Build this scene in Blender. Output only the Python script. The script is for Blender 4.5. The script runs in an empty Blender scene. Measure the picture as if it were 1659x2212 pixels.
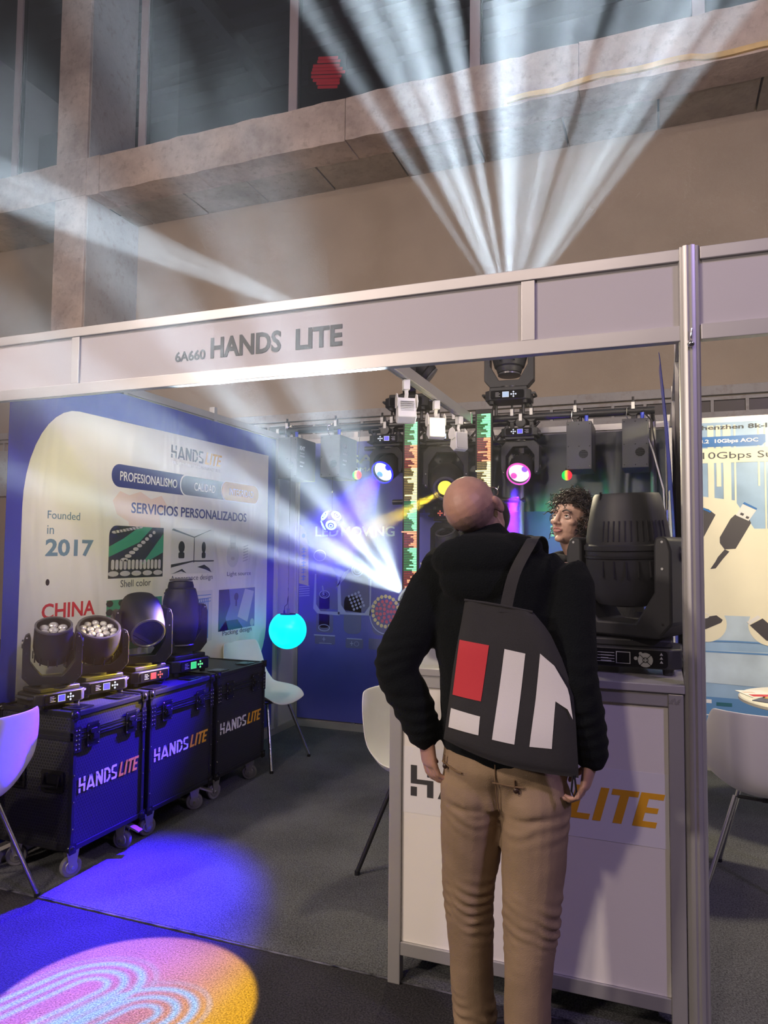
import bpy, bmesh, math, random
from mathutils import Vector, Matrix, Euler, noise
PI = math.pi
rnd = random.Random(7)
sc = bpy.context.scene
COL = sc.collection

# ------------------------------------------------------------------ camera
cam = bpy.data.objects.new('camera', bpy.data.cameras.new('camera'))
COL.objects.link(cam)
cam.data.sensor_fit = 'HORIZONTAL'; cam.data.sensor_width = 36.0
cam.data.lens = 36.0 * 1560.7 / 1659.0
cam.data.clip_start = 0.05; cam.data.clip_end = 80
cam.matrix_world = Matrix(((0.9345, 0.011354, 0.355782, 0.0), (0.355847, -0.05541, -0.9329, 0.0), (0.009122, 0.998399, -0.055821, 1.5116), (0, 0, 0, 1)))
sc.camera = cam

# ------------------------------------------------------------------ colour management, world
sc.view_settings.view_transform = 'Standard'
sc.view_settings.look = 'None'
sc.view_settings.gamma = 1.0
sc.view_settings.use_curve_mapping = False
sc.view_settings.exposure = 0.0
w = bpy.data.worlds.new('world'); sc.world = w; w.use_nodes = True
w.node_tree.nodes['Background'].inputs[0].default_value = (0.10, 0.085, 0.09, 1)
w.node_tree.nodes['Background'].inputs[1].default_value = 0.45
sc.cycles.max_bounces = 6
sc.cycles.diffuse_bounces = 3
sc.cycles.glossy_bounces = 3
sc.cycles.volume_bounces = 0
sc.cycles.use_denoising = True
sc.cycles.volume_max_steps = 64
sc.cycles.use_adaptive_sampling = True
sc.cycles.adaptive_threshold = 0.06

def aim(o, loc, to):
    o.location = loc
    o.rotation_euler = (Vector(to) - Vector(loc)).to_track_quat('-Z', 'Y').to_euler()

def lamp(name, kind, loc, to, power, color, **k):
    L = bpy.data.lights.new(name, kind); o = bpy.data.objects.new(name, L)
    COL.objects.link(o); aim(o, loc, to)
    L.energy = power; L.color = color
    for a, v in k.items(): setattr(L, a, v)
    return o

# hall roof lamps: warm floodlights under the hall roof behind the visitor
lamp('hall_lamp', 'AREA', (-5.5, -3.0, 6.5), (-1.0, 4.0, 0.8), 290, (1.0, 0.80, 0.68), size=0.5)
lamp('hall_lamp', 'AREA', (-1.5, -6.0, 7.5), (-0.5, 4.0, 1.0), 230, (1.0, 0.80, 0.68), size=0.5)
lamp('hall_lamp', 'AREA', (-4.0, -2.6, 3.0), (-0.5, 2.5, 0.6), 125, (1.0, 0.84, 0.72), size=0.35)  # extra low lamp, not under the roof, added to brighten the counter front
lamp('hall_lamp', 'AREA', (4.5, -1.0, 5.5), (0.0, 3.0, 2.2), 170, (0.60, 0.45, 1.0), size=0.6)
lamp('hall_lamp', 'AREA', (-6.0, 5.2, 4.6), (-6.0, 9.0, 3.5), 40, (1.0, 0.66, 0.40), size=0.8)
lamp('hall_lamp', 'AREA', (1.5, 3.6, 5.5), (0.2, 9.1, 4.2), 45, (1.0, 0.78, 0.52), size=1.2)
# warm light in the neighbouring stand
lamp('stand_lamp', 'AREA', (1.2, 3.6, 2.7), (0.6, 5.3, 1.0), 62, (1.0, 0.86, 0.58), size=0.25)

# ------------------------------------------------------------------ materials
def mat(name, color, rough=0.6, metal=0.0, emit=0.0, ecol=None, var=0.0, vscale=6.0, bump=0.0, bscale=60.0, spec=0.5, alpha=1.0, trans=0.0, sheen=0.0, coat=0.0):
    m = bpy.data.materials.new(name); m.use_nodes = True
    nt = m.node_tree; b = nt.nodes['Principled BSDF']
    c4 = (*color, 1)
    b.inputs['Base Color'].default_value = c4
    b.inputs['Roughness'].default_value = rough
    b.inputs['Metallic'].default_value = metal
    b.inputs['Specular IOR Level'].default_value = spec
    b.inputs['Alpha'].default_value = alpha
    b.inputs['Transmission Weight'].default_value = trans
    b.inputs['Sheen Weight'].default_value = sheen
    b.inputs['Coat Weight'].default_value = coat
    if emit:
        b.inputs['Emission Color'].default_value = (*(ecol or color), 1)
        b.inputs['Emission Strength'].default_value = emit
    tc = nt.nodes.new('ShaderNodeTexCoord')
    if var:
        n = nt.nodes.new('ShaderNodeTexNoise'); n.inputs['Scale'].default_value = vscale; n.inputs['Detail'].default_value = 5
        nt.links.new(tc.outputs['Object'], n.inputs['Vector'])
        r = nt.nodes.new('ShaderNodeValToRGB')
        r.color_ramp.elements[0].position = 0.3; r.color_ramp.elements[1].position = 0.72
        r.color_ramp.elements[0].color = (*[max(0, c * (1 - var)) for c in color], 1)
        r.color_ramp.elements[1].color = (*[min(1, c * (1 + var)) for c in color], 1)
        nt.links.new(n.outputs[0], r.inputs[0]); nt.links.new(r.outputs[0], b.inputs['Base Color'])
    if bump:
        n = nt.nodes.new('ShaderNodeTexNoise'); n.inputs['Scale'].default_value = bscale; n.inputs['Detail'].default_value = 3
        nt.links.new(tc.outputs['Object'], n.inputs['Vector'])
        u = nt.nodes.new('ShaderNodeBump'); u.inputs['Strength'].default_value = bump; u.inputs['Distance'].default_value = 0.01
        nt.links.new(n.outputs[0], u.inputs['Height']); nt.links.new(u.outputs[0], b.inputs['Normal'])
    return m

def concrete(name, ca, cb, stain=(0.18, 0.13, 0.09)):
    m = mat(name, ca, 0.85); nt = m.node_tree; b = nt.nodes['Principled BSDF']
    tc = nt.nodes.new('ShaderNodeTexCoord')
    n1 = nt.nodes.new('ShaderNodeTexNoise'); n1.inputs['Scale'].default_value = 1.3; n1.inputs['Detail'].default_value = 8; n1.inputs['Roughness'].default_value = 0.65
    n2 = nt.nodes.new('ShaderNodeTexNoise'); n2.inputs['Scale'].default_value = 9; n2.inputs['Detail'].default_value = 6; n2.inputs['Roughness'].default_value = 0.7
    for n in (n1, n2): nt.links.new(tc.outputs['Object'], n.inputs['Vector'])
    r1 = nt.nodes.new('ShaderNodeValToRGB'); r1.color_ramp.elements[0].color = (*ca, 1); r1.color_ramp.elements[1].color = (*cb, 1)
    r1.color_ramp.elements[0].position = 0.35; r1.color_ramp.elements[1].position = 0.65
    nt.links.new(n1.outputs[0], r1.inputs[0])
    r2 = nt.nodes.new('ShaderNodeValToRGB'); r2.color_ramp.elements[0].position = 0.52; r2.color_ramp.elements[1].position = 0.75
    nt.links.new(n2.outputs[0], r2.inputs[0])
    mx = nt.nodes.new('ShaderNodeMix'); mx.data_type = 'RGBA'
    f = nt.nodes.new('ShaderNodeMath'); f.operation = 'MULTIPLY'; f.inputs[1].default_value = 0.62
    nt.links.new(r2.outputs[0], f.inputs[0]); nt.links.new(f.outputs[0], mx.inputs[0])
    nt.links.new(r1.outputs[0], mx.inputs[6]); mx.inputs[7].default_value = (*stain, 1)
    nt.links.new(mx.outputs[2], b.inputs['Base Color'])
    u = nt.nodes.new('ShaderNodeBump'); u.inputs['Strength'].default_value = 0.5; u.inputs['Distance'].default_value = 0.02
    nt.links.new(n2.outputs[0], u.inputs['Height']); nt.links.new(u.outputs[0], b.inputs['Normal'])
    return m

def speckle(name, ca, cb, scale=900):
    """carpet: fine two-tone flecks and a felt relief"""
    m = mat(name, ca, 0.95, spec=0.1); nt = m.node_tree; b = nt.nodes['Principled BSDF']
    tc = nt.nodes.new('ShaderNodeTexCoord')
    n = nt.nodes.new('ShaderNodeTexNoise'); n.inputs['Scale'].default_value = scale / 6; n.inputs['Detail'].default_value = 4; n.inputs['Roughness'].default_value = 0.8
    n2 = nt.nodes.new('ShaderNodeTexNoise'); n2.inputs['Scale'].default_value = 2.2; n2.inputs['Detail'].default_value = 4
    for q in (n, n2): nt.links.new(tc.outputs['Object'], q.inputs['Vector'])
    a = nt.nodes.new('ShaderNodeMath'); a.operation = 'MULTIPLY_ADD'; a.inputs[1].default_value = 0.25; nt.links.new(n2.outputs[0], a.inputs[0]); nt.links.new(n.outputs[0], a.inputs[2])
    r = nt.nodes.new('ShaderNodeValToRGB'); r.color_ramp.elements[0].color = (*ca, 1); r.color_ramp.elements[1].color = (*cb, 1)
    r.color_ramp.elements[0].position = 0.52; r.color_ramp.elements[1].position = 0.74
    nt.links.new(a.outputs[0], r.inputs[0]); nt.links.new(r.outputs[0], b.inputs['Base Color'])
    u = nt.nodes.new('ShaderNodeBump'); u.inputs['Strength'].default_value = 0.6; u.inputs['Distance'].default_value = 0.006
    nt.links.new(n.outputs[0], u.inputs['Height']); nt.links.new(u.outputs[0], b.inputs['Normal'])
    return m

def voro(name, ca, cb, scale=75, rough=0.4):
    """honeycomb embossed laminate"""
    m = mat(name, ca, rough); nt = m.node_tree; b = nt.nodes['Principled BSDF']
    tc = nt.nodes.new('ShaderNodeTexCoord')
    sx = nt.nodes.new('ShaderNodeSeparateXYZ'); nt.links.new(tc.outputs['Object'], sx.inputs[0])
    def M(op, a, bb=None, c=None):
        q = nt.nodes.new('ShaderNodeMath'); q.operation = op
        for i, v in enumerate((a, bb, c)):
            if v is None: continue
            if isinstance(v, (int, float)): q.inputs[i].default_value = v
            else: nt.links.new(v, q.inputs[i])
        return q.outputs[0]
    u = M('MULTIPLY', M('ADD', sx.outputs[0], sx.outputs[1]), scale)
    v = M('MULTIPLY', sx.outputs[2], scale)
    def cell(u, v):
        du = M('SUBTRACT', M('MODULO', M('ADD', u, 4000.0), 1.0), 0.5)
        dv = M('SUBTRACT', M('MODULO', M('ADD', v, 3999.9), 1.7320508), 0.8660254)
        return M('ADD', M('MULTIPLY', du, du), M('MULTIPLY', dv, dv))
    d = M('MINIMUM', cell(u, v), cell(M('ADD', u, 0.5), M('ADD', v, 0.8660254)))
    r = nt.nodes.new('ShaderNodeValToRGB'); r.color_ramp.elements[0].position = 0.13; r.color_ramp.elements[1].position = 0.2
    r.color_ramp.elements[0].color = (*cb, 1); r.color_ramp.elements[1].color = (*ca, 1)
    nt.links.new(d, r.inputs[0]); nt.links.new(r.outputs[0], b.inputs['Base Color'])
    bu = nt.nodes.new('ShaderNodeBump'); bu.inputs['Strength'].default_value = 0.5; bu.inputs['Distance'].default_value = 0.003; bu.invert = True
    nt.links.new(d, bu.inputs['Height']); nt.links.new(bu.outputs[0], b.inputs['Normal'])
    return m

ALU = mat('brushed_aluminium', (0.50, 0.49, 0.485), 0.42, 0.55, var=0.06, vscale=3, bump=0.05, bscale=8)
ALUD = mat('worn_aluminium', (0.36, 0.35, 0.35), 0.5, 0.5, var=0.15, vscale=5)
PANEL = mat('white_laminate', (0.47, 0.45, 0.46), 0.55, var=0.03, vscale=2, bump=0.03, bscale=200)
WHITE = mat('white_plastic', (0.80, 0.79, 0.77), 0.38, var=0.02, vscale=4)
BLK = mat('black_plastic', (0.012, 0.012, 0.014), 0.5, spec=0.3, bump=0.06, bscale=300)
BLK2 = mat('dark_grey_plastic', (0.028, 0.029, 0.033), 0.5, spec=0.35, bump=0.05, bscale=300)
BLKM = mat('black_metal', (0.025, 0.025, 0.028), 0.35, 0.3)
GLOSS = mat('glossy_black', (0.006, 0.006, 0.008), 0.08)
CHROME = mat('chrome', (0.75, 0.75, 0.76), 0.18, 1.0)
STEEL = mat('zinc_steel', (0.50, 0.49, 0.45), 0.35, 0.85)
RUBB = mat('grey_rubber', (0.17, 0.165, 0.155), 0.7)
INK = mat('dark_ink', (0.045, 0.055, 0.06), 0.5)
WINK = mat('white_ink', (0.82, 0.82, 0.80), 0.5)
YINK = mat('amber_ink', (0.85, 0.42, 0.02), 0.5)
NAVY = mat('navy_ink', (0.02, 0.025, 0.16), 0.5)

# ------------------------------------------------------------------ mesh helpers
def tag(o, label=None, cat=None, group=None, kind=None):
    if label: o['label'] = label
    if cat: o['category'] = cat
    if group: o['group'] = group
    if kind: o['kind'] = kind
    return o

def thing(name, label, cat, loc=(0, 0, 0), rot=(0, 0, 0), group=None):
    o = bpy.data.objects.new(name, None); o.empty_display_size = 0.05
    COL.objects.link(o); o.location = loc; o.rotation_euler = rot
    return tag(o, label, cat, group)

class B:
    def __init__(s): s.bm = bmesh.new()
    def box(s, c, d, rot=None, bev=0.0):
        r = bmesh.ops.create_cube(s.bm, size=1.0)
        M = Matrix.Translation(Vector(c)) @ (rot.to_matrix().to_4x4() if rot else Matrix()) @ Matrix.Diagonal((*d, 1))
        bmesh.ops.transform(s.bm, matrix=M, verts=r['verts'])
        if bev:
            es = list({e for v in r['verts'] for e in v.link_edges})
            bmesh.ops.bevel(s.bm, geom=es, offset=bev, segments=2, affect='EDGES', profile=0.6)
        return s
    def b2(s, a, b, bev=0.0):
        return s.box([(a[i] + b[i]) / 2 for i in range(3)], [abs(b[i] - a[i]) for i in range(3)], None, bev)
    def cyl(s, a, b, r, r2=None, n=16, caps=True):
        a = Vector(a); b = Vector(b); d = b - a
        q = bmesh.ops.create_cone(s.bm, cap_ends=caps, segments=n, radius1=r, radius2=r if r2 is None else r2, depth=d.length)
        M = Matrix.Translation((a + b) / 2) @ d.to_track_quat('Z', 'Y').to_matrix().to_4x4()
        bmesh.ops.transform(s.bm, matrix=M, verts=q['verts']); return s
    def sph(s, c, r, sc=(1, 1, 1), n=16, rot=None):
        q = bmesh.ops.create_uvsphere(s.bm, u_segments=n, v_segments=max(6, n // 2), radius=r)
        M = Matrix.Translation(Vector(c)) @ (rot.to_matrix().to_4x4() if rot else Matrix()) @ Matrix.Diagonal((*sc, 1))
        bmesh.ops.transform(s.bm, matrix=M, verts=q['verts']); return s
    def rings(s, rings, close=True, caps=True):
        vs = [[s.bm.verts.new(p) for p in r] for r in rings]
        n = len(vs[0])
        for i in range(len(vs) - 1):
            for j in range(n if close else n - 1):
                k = (j + 1) % n
                s.bm.faces.new((vs[i][j], vs[i][k], vs[i + 1][k], vs[i + 1][j]))
        if caps and close:
            s.bm.faces.new(vs[0][::-1]); s.bm.faces.new(vs[-1])
        return s
    def lathe(s, prof, c=(0, 0, 0), n=24, sx=1, sy=1, caps=True, M=None):
        R = [[Vector((r * math.cos(t * 2 * PI / n) * sx, r * math.sin(t * 2 * PI / n) * sy, z)) + Vector(c) for t in range(n)] for r, z in prof]
        if M: R = [[M @ p for p in r] for r in R]
        return s.rings(R, True, caps)
    def tube(s, pts, r, n=8, caps=True, rs=None):
        pts = [Vector(p) for p in pts]; R = []; up = None
        for i, p in enumerate(pts):
            d = (pts[min(i + 1, len(pts) - 1)] - pts[max(i - 1, 0)]).normalized()
            if up is None: up = d.orthogonal().normalized()
            up = (up - d * up.dot(d)).normalized(); sd = d.cross(up)
            rr = rs[i] if rs else r
            R.append([p + (up * math.cos(t * 2 * PI / n) + sd * math.sin(t * 2 * PI / n)) * rr for t in range(n)])
        return s.rings(R, True, caps)
    def prism(s, pts, lo, hi, f=lambda u, v, w: (u, v, w)):
        a = [s.bm.verts.new(f(u, v, lo)) for u, v in pts]; b = [s.bm.verts.new(f(u, v, hi)) for u, v in pts]
        n = len(pts)
        s.bm.faces.new(a[::-1]); s.bm.faces.new(b)
        for i in range(n):
            j = (i + 1) % n; s.bm.faces.new((a[i], a[j], b[j], b[i]))
        return s
    def o(s, name, m, parent=None, smooth=40, bev=0.0, sub=0, flat=False):
        bmesh.ops.recalc_face_normals(s.bm, faces=s.bm.faces)
        me = bpy.data.meshes.new(name); s.bm.to_mesh(me); s.bm.free()
        return link(me, name, m, parent, smooth, bev, sub)

def link(me, name, m, parent=None, smooth=40, bev=0.0, sub=0):
    for q in (m if isinstance(m, (list, tuple)) else [m]): me.materials.append(q)
    if smooth:
        me.shade_smooth(); me.set_sharp_from_angle(angle=math.radians(smooth))
    o = bpy.data.objects.new(name, me); COL.objects.link(o)
    if parent: o.parent = parent
    if bev:
        k = o.modifiers.new('b', 'BEVEL'); k.width = bev; k.segments = 2; k.limit_method = 'ANGLE'; k.angle_limit = 0.6; k.harden_normals = False
    if sub:
        k = o.modifiers.new('s', 'SUBSURF'); k.levels = sub; k.render_levels = sub
    return o

# surface frames: (u, v, w) -> world/local point ; w is the distance out of the surface
def F(o, u, v):
    o, u, v = Vector(o), Vector(u), Vector(v); n = u.cross(v)
    return lambda a, b, c: o + u * a + v * b + n * c
def rrect(x0, y0, x1, y1, r, n=6, rs=None):
    rs = rs or (r,) * 4; out = []
    for (cx, cy, sx, sy, a0), q in zip(((x0, y0, 1, 1, 180), (x1, y0, -1, 1, 270), (x1, y1, -1, -1, 0), (x0, y1, 1, -1, 90)), rs):
        if q <= 0: out.append((cx, cy)); continue
        for k in range(n + 1):
            a = math.radians(a0 + 90 * k / n); out.append((cx + sx * q + q * math.cos(a), cy + sy * q + q * math.sin(a)))
    return out
def ell(cx, cy, rx, ry=None, n=24):
    ry = ry or rx
    return [(cx + rx * math.cos(2 * PI * k / n), cy + ry * math.sin(2 * PI * k / n)) for k in range(n)]
def decal(name, polys, m, parent, f, off=0.001, th=0.0008):
    b = B()
    for p in polys: b.prism(p, off, off + th, f)
    o = b.o(name, m, parent, smooth=0)
    if len(polys) > 2 and name != 'lettering': o['kind'] = 'stuff'
    return o

_txt = {}
def glyphs(body, bold=0.0):
    k = (body, bold)
    if k not in _txt:
        cu = bpy.data.curves.new('t', 'FONT'); cu.body = body; cu.size = 1; cu.offset = bold; cu.resolution_u = 3
        cu.extrude = 0.5; o = bpy.data.objects.new('t', cu); COL.objects.link(o)
        dg = bpy.context.evaluated_depsgraph_get()
        me = bpy.data.meshes.new_from_object(o.evaluated_get(dg))
        vs = [tuple(v.co) for v in me.vertices]; fs = [tuple(p.vertices) for p in me.polygons]
        bpy.data.objects.remove(o); bpy.data.curves.remove(cu); bpy.data.meshes.remove(me)
        _txt[k] = (vs, fs)
    return _txt[k]
def text(body, u0, v0, wd, ht, m, parent, f, bold=0.01, off=0.0015, th=0.0008, slant=0.0, name='lettering'):
    """text fitted into the box u0..u0+wd, v0..v0+ht of a surface frame"""
    vs, fs = glyphs(body, bold)
    xs = [v[0] for v in vs]; ys = [v[1] for v in vs]
    x0, x1, y0, y1 = min(xs), max(xs), min(ys), max(ys)
    P = []
    for x, y, z in vs:
        a = (x - x0) / (x1 - x0); c = (y - y0) / (y1 - y0)
        P.append(f(u0 + a * wd + slant * c * ht, v0 + c * ht, off + (th if z > 0 else 0)))
    me = bpy.data.meshes.new(name); me.from_pydata(P, [], fs)
    return link(me, name, m, parent, 0)

# the stand's stencil logo drawn in unit cells (height 1)
def logo(u0, v0, ht, m1, m2, parent, f, off=0.0015, th=0.0008, wd=None, gap=0.18):
    T = 0.17
    def st(x0, y0, x1, y1, t=T):   # slanted stem with horizontal ends
        return [(x0, y0), (x0 + t, y0), (x1 + t, y1), (x1, y1)]
    G = []
    H = [[(0, .4), (0, 1), (T, 1), (T, .55), (.62, .55), (.62, 0), (.62 - T, 0), (.62 - T, .4)], [(0, 0), (T, 0), (T, .3), (0, .3)], [(.62 - T, .65), (.62, .65), (.62, 1), (.62 - T, 1)]]
    A = [st(.0, 0, .32, 1), [(.49, 1), (.32, 1), (.55, .28), (.22, .28), (.18, .13), (.62, .13), (.66, 0), (.83, 0)]]
    N = [[(0, 0), (T, 0), (T, .78), (0, .88)], [(0, 1), (.19, 1), (.66, .24), (.66, 0), (.49, 0), (.0, .88)], [(.52, .42), (.69, .2), (.69, 1), (.52, 1)]]
    D = [[(0, 0), (T, 0), (T, .8), (0, .8)], [(0, 1), (.4, 1), (.64, .76), (.64, .56), (.47, .56), (.47, .7), (.34, .84), (.0, .84)], [(.25, 0), (.4, 0), (.64, .24), (.64, .46), (.47, .46), (.47, .3), (.34, .16), (.25, .16)]]
    S = [[(.1, 1), (.55, 1), (.55, .84), (.2, .84), (.17, .8), (.17, .62), (.0, .62), (.0, .88)], [(.0, .58), (.12, .58), (.46, .42), (.58, .42), (.58, .12), (.48, 0), (.02, 0), (.02, .16), (.38, .16), (.41, .2), (.41, .34), (.05, .5)]]
    x = 0
    for g, w_ in ((H, .74), (A, .92), (N, .82), (D, .76), (S, .6)):
        G += [(0, [(px + x, py) for px, py in p]) for p in g]; x += w_
    x += gap; k = .22
    def it(p, x0): return [(px + x0 + k * py, py) for px, py in p]
    Lp = [[(0, 0), (.5, 0), (.5, .17), (T + .02, .17), (T + .02, 1), (0, 1)]]
    Ip = [[(0, 0), (T + .02, 0), (T + .02, 1), (0, 1)]]
    Tp = [[(.2, 0), (.4, 0), (.4, .83), (.6, .83), (.6, 1), (0, 1), (0, .83), (.2, .83)]]
    Ep = [[(0, 0), (.52, 0), (.52, .17), (.2, .17), (.2, .42), (.47, .42), (.47, .58), (.2, .58), (.2, .83), (.52, .83), (.52, 1), (0, 1)]]
    for g, w_ in ((Lp, .58), (Ip, .27), (Tp, .64), (Ep, .5)):
        G += [(1, it(p, x)) for p in g]; x += w_
    tot = x + k + .02
    sx = (wd / tot) if wd else ht
    for i, (m, nm) in enumerate(((m1, 'lettering'), (m2, 'lettering'))):
        decal(nm, [[(u0 + px * sx, v0 + py * ht) for px, py in p] for j, p in G if j == i], m, parent, f, off, th)

# =================================================================== THE HALL
CON = concrete('board_marked_concrete', (0.33, 0.26, 0.23), (0.60, 0.50, 0.44))
CONS = concrete('soffit_concrete', (0.29, 0.26, 0.22), (0.48, 0.43, 0.37))
CONG = concrete('grey_concrete', (0.30, 0.30, 0.31), (0.38, 0.37, 0.37))
PLAS = mat('beige_render', (0.36, 0.30, 0.235), 0.9, var=0.10, vscale=1.2, bump=0.25, bscale=180)
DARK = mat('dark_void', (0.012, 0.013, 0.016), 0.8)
AISLE = speckle('black_carpet', (0.020, 0.019, 0.021), (0.065, 0.062, 0.066))
STAND = speckle('grey_carpet', (0.055, 0.056, 0.058), (0.17, 0.175, 0.18))
JOINT = mat('joint_mortar', (0.16, 0.15, 0.14), 0.9)  # dark mortar core filling the gaps between beam castings

def struct(name, b, m, parent=None, **k):
    o = b.o(name, m, parent, **k)
    if not parent: o['kind'] = 'structure'
    return o

struct('floor', B().b2((-14, -7, -0.2), (9, 9.3, 0)), AISLE, smooth=0)
struct('floor_stand', B().b2((-3.0, 2.492, 0), (0.098, 5.72, 0.006)), STAND, smooth=0)
struct('floor_neighbour', B().b2((0.102, 2.492, 0), (4.0, 5.72, 0.006)), STAND, smooth=0)
t = B().prism([(-3.0, 2.482), (-1.6, 2.483), (-1.6, 2.489), (-3.0, 2.489)], 0.001, 0.005)
t.prism([(-1.6, 2.483), (0.1, 2.485), (0.1, 2.489), (-1.6, 2.489)], 0.001, 0.004)
struct('trim_carpet', t, mat('worn_seam_tape', (0.12, 0.12, 0.14), 0.3, var=0.95, vscale=18), smooth=0)

wb = struct('wall_back', B().b2((-14, 9.12, 0), (9, 9.4, 6.9)), PLAS, smooth=0)
# soffit made of cast bays with recessed joints
sx = [-13.6, -12.6, -11.6, -10.6, -9.58, -8.32]
sx2 = [-7.73, -7.42, -6.38, -5.335, -4.26, -3.16, -2.09, -1.02, 0.045, 1.10, 2.17, 3.24, 4.3, 5.4]
for L in (sx, sx2):
    for a, c in zip(L, L[1:]):
        z = 6.67 + rnd.uniform(-0.006, 0.006)
        B().b2((a + 0.012, 8.02, z), (c - 0.012, 9.13, 6.95), 0.008).o('soffit_panel', CONS, wb, smooth=0)
# the concrete beam, three castings
tr = struct('trim_1', B().b2((-14, 8.03, 6.70), (8, 8.5, 7.2)), JOINT, smooth=0)
for a, c in ((-14, -10.9), (-10.9, -7.5), (-7.5, -3.62), (-3.62, -0.78), (-0.78, 3.2), (3.2, 8)):
    b = B(); n = 26; 
    top = [(a + 0.004 + (c - a - 0.008) * i / n, 7.21 + rnd.uniform(-0.012, 0.010)) for i in range(n + 1)]
    bot = [(a + 0.004 + (c - a - 0.008) * i / n, 6.655 + rnd.uniform(-0.012, 0.008)) for i in range(n + 1)]
    b.prism(bot + top[::-1], 8.0, 8.45, lambda u, v, q: (u, q, v))
    b.o('beam_panel', CON, tr, smooth=0)
b = B(); pts = [(-1.58 + i * 0.13, 6.70 + 0.012 * math.sin(i) + (0.05 if 4 < i < 16 else 0.02) * math.sin(i * .15)) for i in range(30)]
b.prism([(x, z - 0.028) for x, z in pts] + [(x, z + 0.03) for x, z in pts[::-1]], 7.965, 7.999, lambda u, v, q: (u, q, v))
tag(b.o('timber_strip', mat('pale_timber', (0.62, 0.44, 0.20), 0.7, var=0.3, vscale=4), smooth=0), 'long yellow timber strip fixed along the lower edge of the concrete beam', 'timber')
# column, upper and lower lift
co = struct('trim_2', B().b2((-8.30, 7.985, 0), (-7.73, 9.12, 6.655)), CON, smooth=0, bev=0.01)
B().b2((-8.30, 7.985, 7.205), (-7.73, 9.0, 12)).o('upper_lift', CON, co, smooth=0, bev=0.01)
B().b2((-8.30, 7.986, 6.658), (-7.73, 8.02, 7.203)).o('node', CON, co, smooth=0)
B().b2((-7.728, 8.03, 0), (-7.715, 9.115, 6.65)).o('side_casting', CONG, co, smooth=0)
B().b2((-7.728, 8.03, 7.22), (-7.715, 8.98, 12)).o('side_casting', CONG, co, smooth=0)
# ledge and the row of small dark openings near the stand's back wall
tb = struct('trim_3', B().b2((-13, 9.05, 3.36), (8, 9.12, 3.47)), CONG, smooth=0, bev=0.006)
b = B().b2((-13, 9.06, 3.30), (8, 9.12, 3.34)).b2((-13, 9.06, 2.4), (8, 9.12, 3.165))
x = -12.9
while x < 7.6:
    b.b2((x + 0.33, 9.062, 3.165), (x + 0.365, 9.12, 3.30)); x += 0.365
b.o('surround', CONG, tb, smooth=0)
x = -12.9 + 0.365 * 15
while x < 4:
    B().b2((x + 0.005, 9.085, 3.17), (x + 0.327, 9.10, 3.295)).o('niche', mat('niche_void', (0.03, 0.022, 0.03), 0.3) if 'niche_void' not in bpy.data.materials else bpy.data.materials['niche_void'], tb, smooth=0)
    x += 0.365
# the big window above the beam: mullions, panes, cill
FRAME = mat('painted_frame', (0.48, 0.40, 0.42), 0.4, 0.1)
GL = bpy.data.materials.new('window_glass'); GL.use_nodes = True
nt = GL.node_tree; nt.nodes.clear()
o_ = nt.nodes.new('ShaderNodeOutputMaterial'); mx = nt.nodes.new('ShaderNodeMixShader'); tp = nt.nodes.new('ShaderNodeBsdfTransparent'); gs = nt.nodes.new('ShaderNodeBsdfGlossy')
tp.inputs[0].default_value = (0.75, 0.8, 0.85, 1); gs.inputs['Roughness'].default_value = 0.02; mx.inputs[0].default_value = 0.06
nt.links.new(tp.outputs[0], mx.inputs[1]); nt.links.new(gs.outputs[0], mx.inputs[2]); nt.links.new(mx.outputs[0], o_.inputs[0])
mu = [-12.9, -10.3, -8.32, -7.62, -4.94, -2.245, 0.455, 3.15, 5.9]
for k, (a, c) in enumerate(zip(mu, mu[1:])):
    if k == 2: continue
    wn = B().b2((a - 0.02, 8.96, 7.20), (a + 0.115, 9.08, 12.0)).b2((a, 8.96, 7.2), (c, 9.08, 7.27)).b2((a, 8.96, 11.9), (c, 9.08, 12.0)).o('window_%d' % (k + 1), FRAME, smooth=0)
    wn['kind'] = 'structure'
    B().b2((a + 0.12, 9.02, 7.27), (c - 0.02, 9.03, 11.9)).o('pane', GL, wn, smooth=0)
    B().b2((a + 0.115, 8.99, 7.27), (a + 0.135, 9.06, 11.9)).o('gasket', BLK, wn, smooth=0)
# room behind the window
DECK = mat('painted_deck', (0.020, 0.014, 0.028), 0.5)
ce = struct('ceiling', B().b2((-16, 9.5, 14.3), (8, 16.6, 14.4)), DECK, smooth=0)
y = 10.0
while y < 16.0:
    B().b2((-14, y, 14.12), (4, y + 0.16, 14.3)).o('deck_rib', DECK, ce, smooth=0); y += 0.45
B().b2((-9.7, 9.5, 13.75), (-9.4, 16.2, 14.12)).o('rafter', DECK, ce, smooth=0)
B().b2((-14, 16.1, 13.7), (4, 16.3, 14.1)).o('purlin', DECK, ce, smooth=0)
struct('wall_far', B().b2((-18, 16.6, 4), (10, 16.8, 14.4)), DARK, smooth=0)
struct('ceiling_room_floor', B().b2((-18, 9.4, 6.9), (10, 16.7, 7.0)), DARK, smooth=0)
REDL = mat('red_stage_light', (0.8, 0.02, 0.03), emit=0.22, ecol=(1, 0.03, 0.06))
t = thing('red_light_panel', 'dim red louvred light seen through the dark window behind the beams', 'light', (-7.7, 15.9, 13.6))
B().b2((-0.55, 0.02, -0.42), (0.5, 0.08, 0.45)).o('backing', BLK, t, smooth=0)
B().b2((-.3, .03, .4), (-.26, .06, .72)).b2((.24, .03, .4), (.28, .06, .72)).o('hanger', BLK, t, smooth=0)
for i in range(9):
    B().box((rnd.uniform(-.04, .04), 0, -0.38 + i * 0.095), (0.95 - abs(i - 4) * 0.1, 0.03, 0.06), Euler((0, 0.2, 0))).o('louvre', REDL, t, smooth=0)
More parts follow.
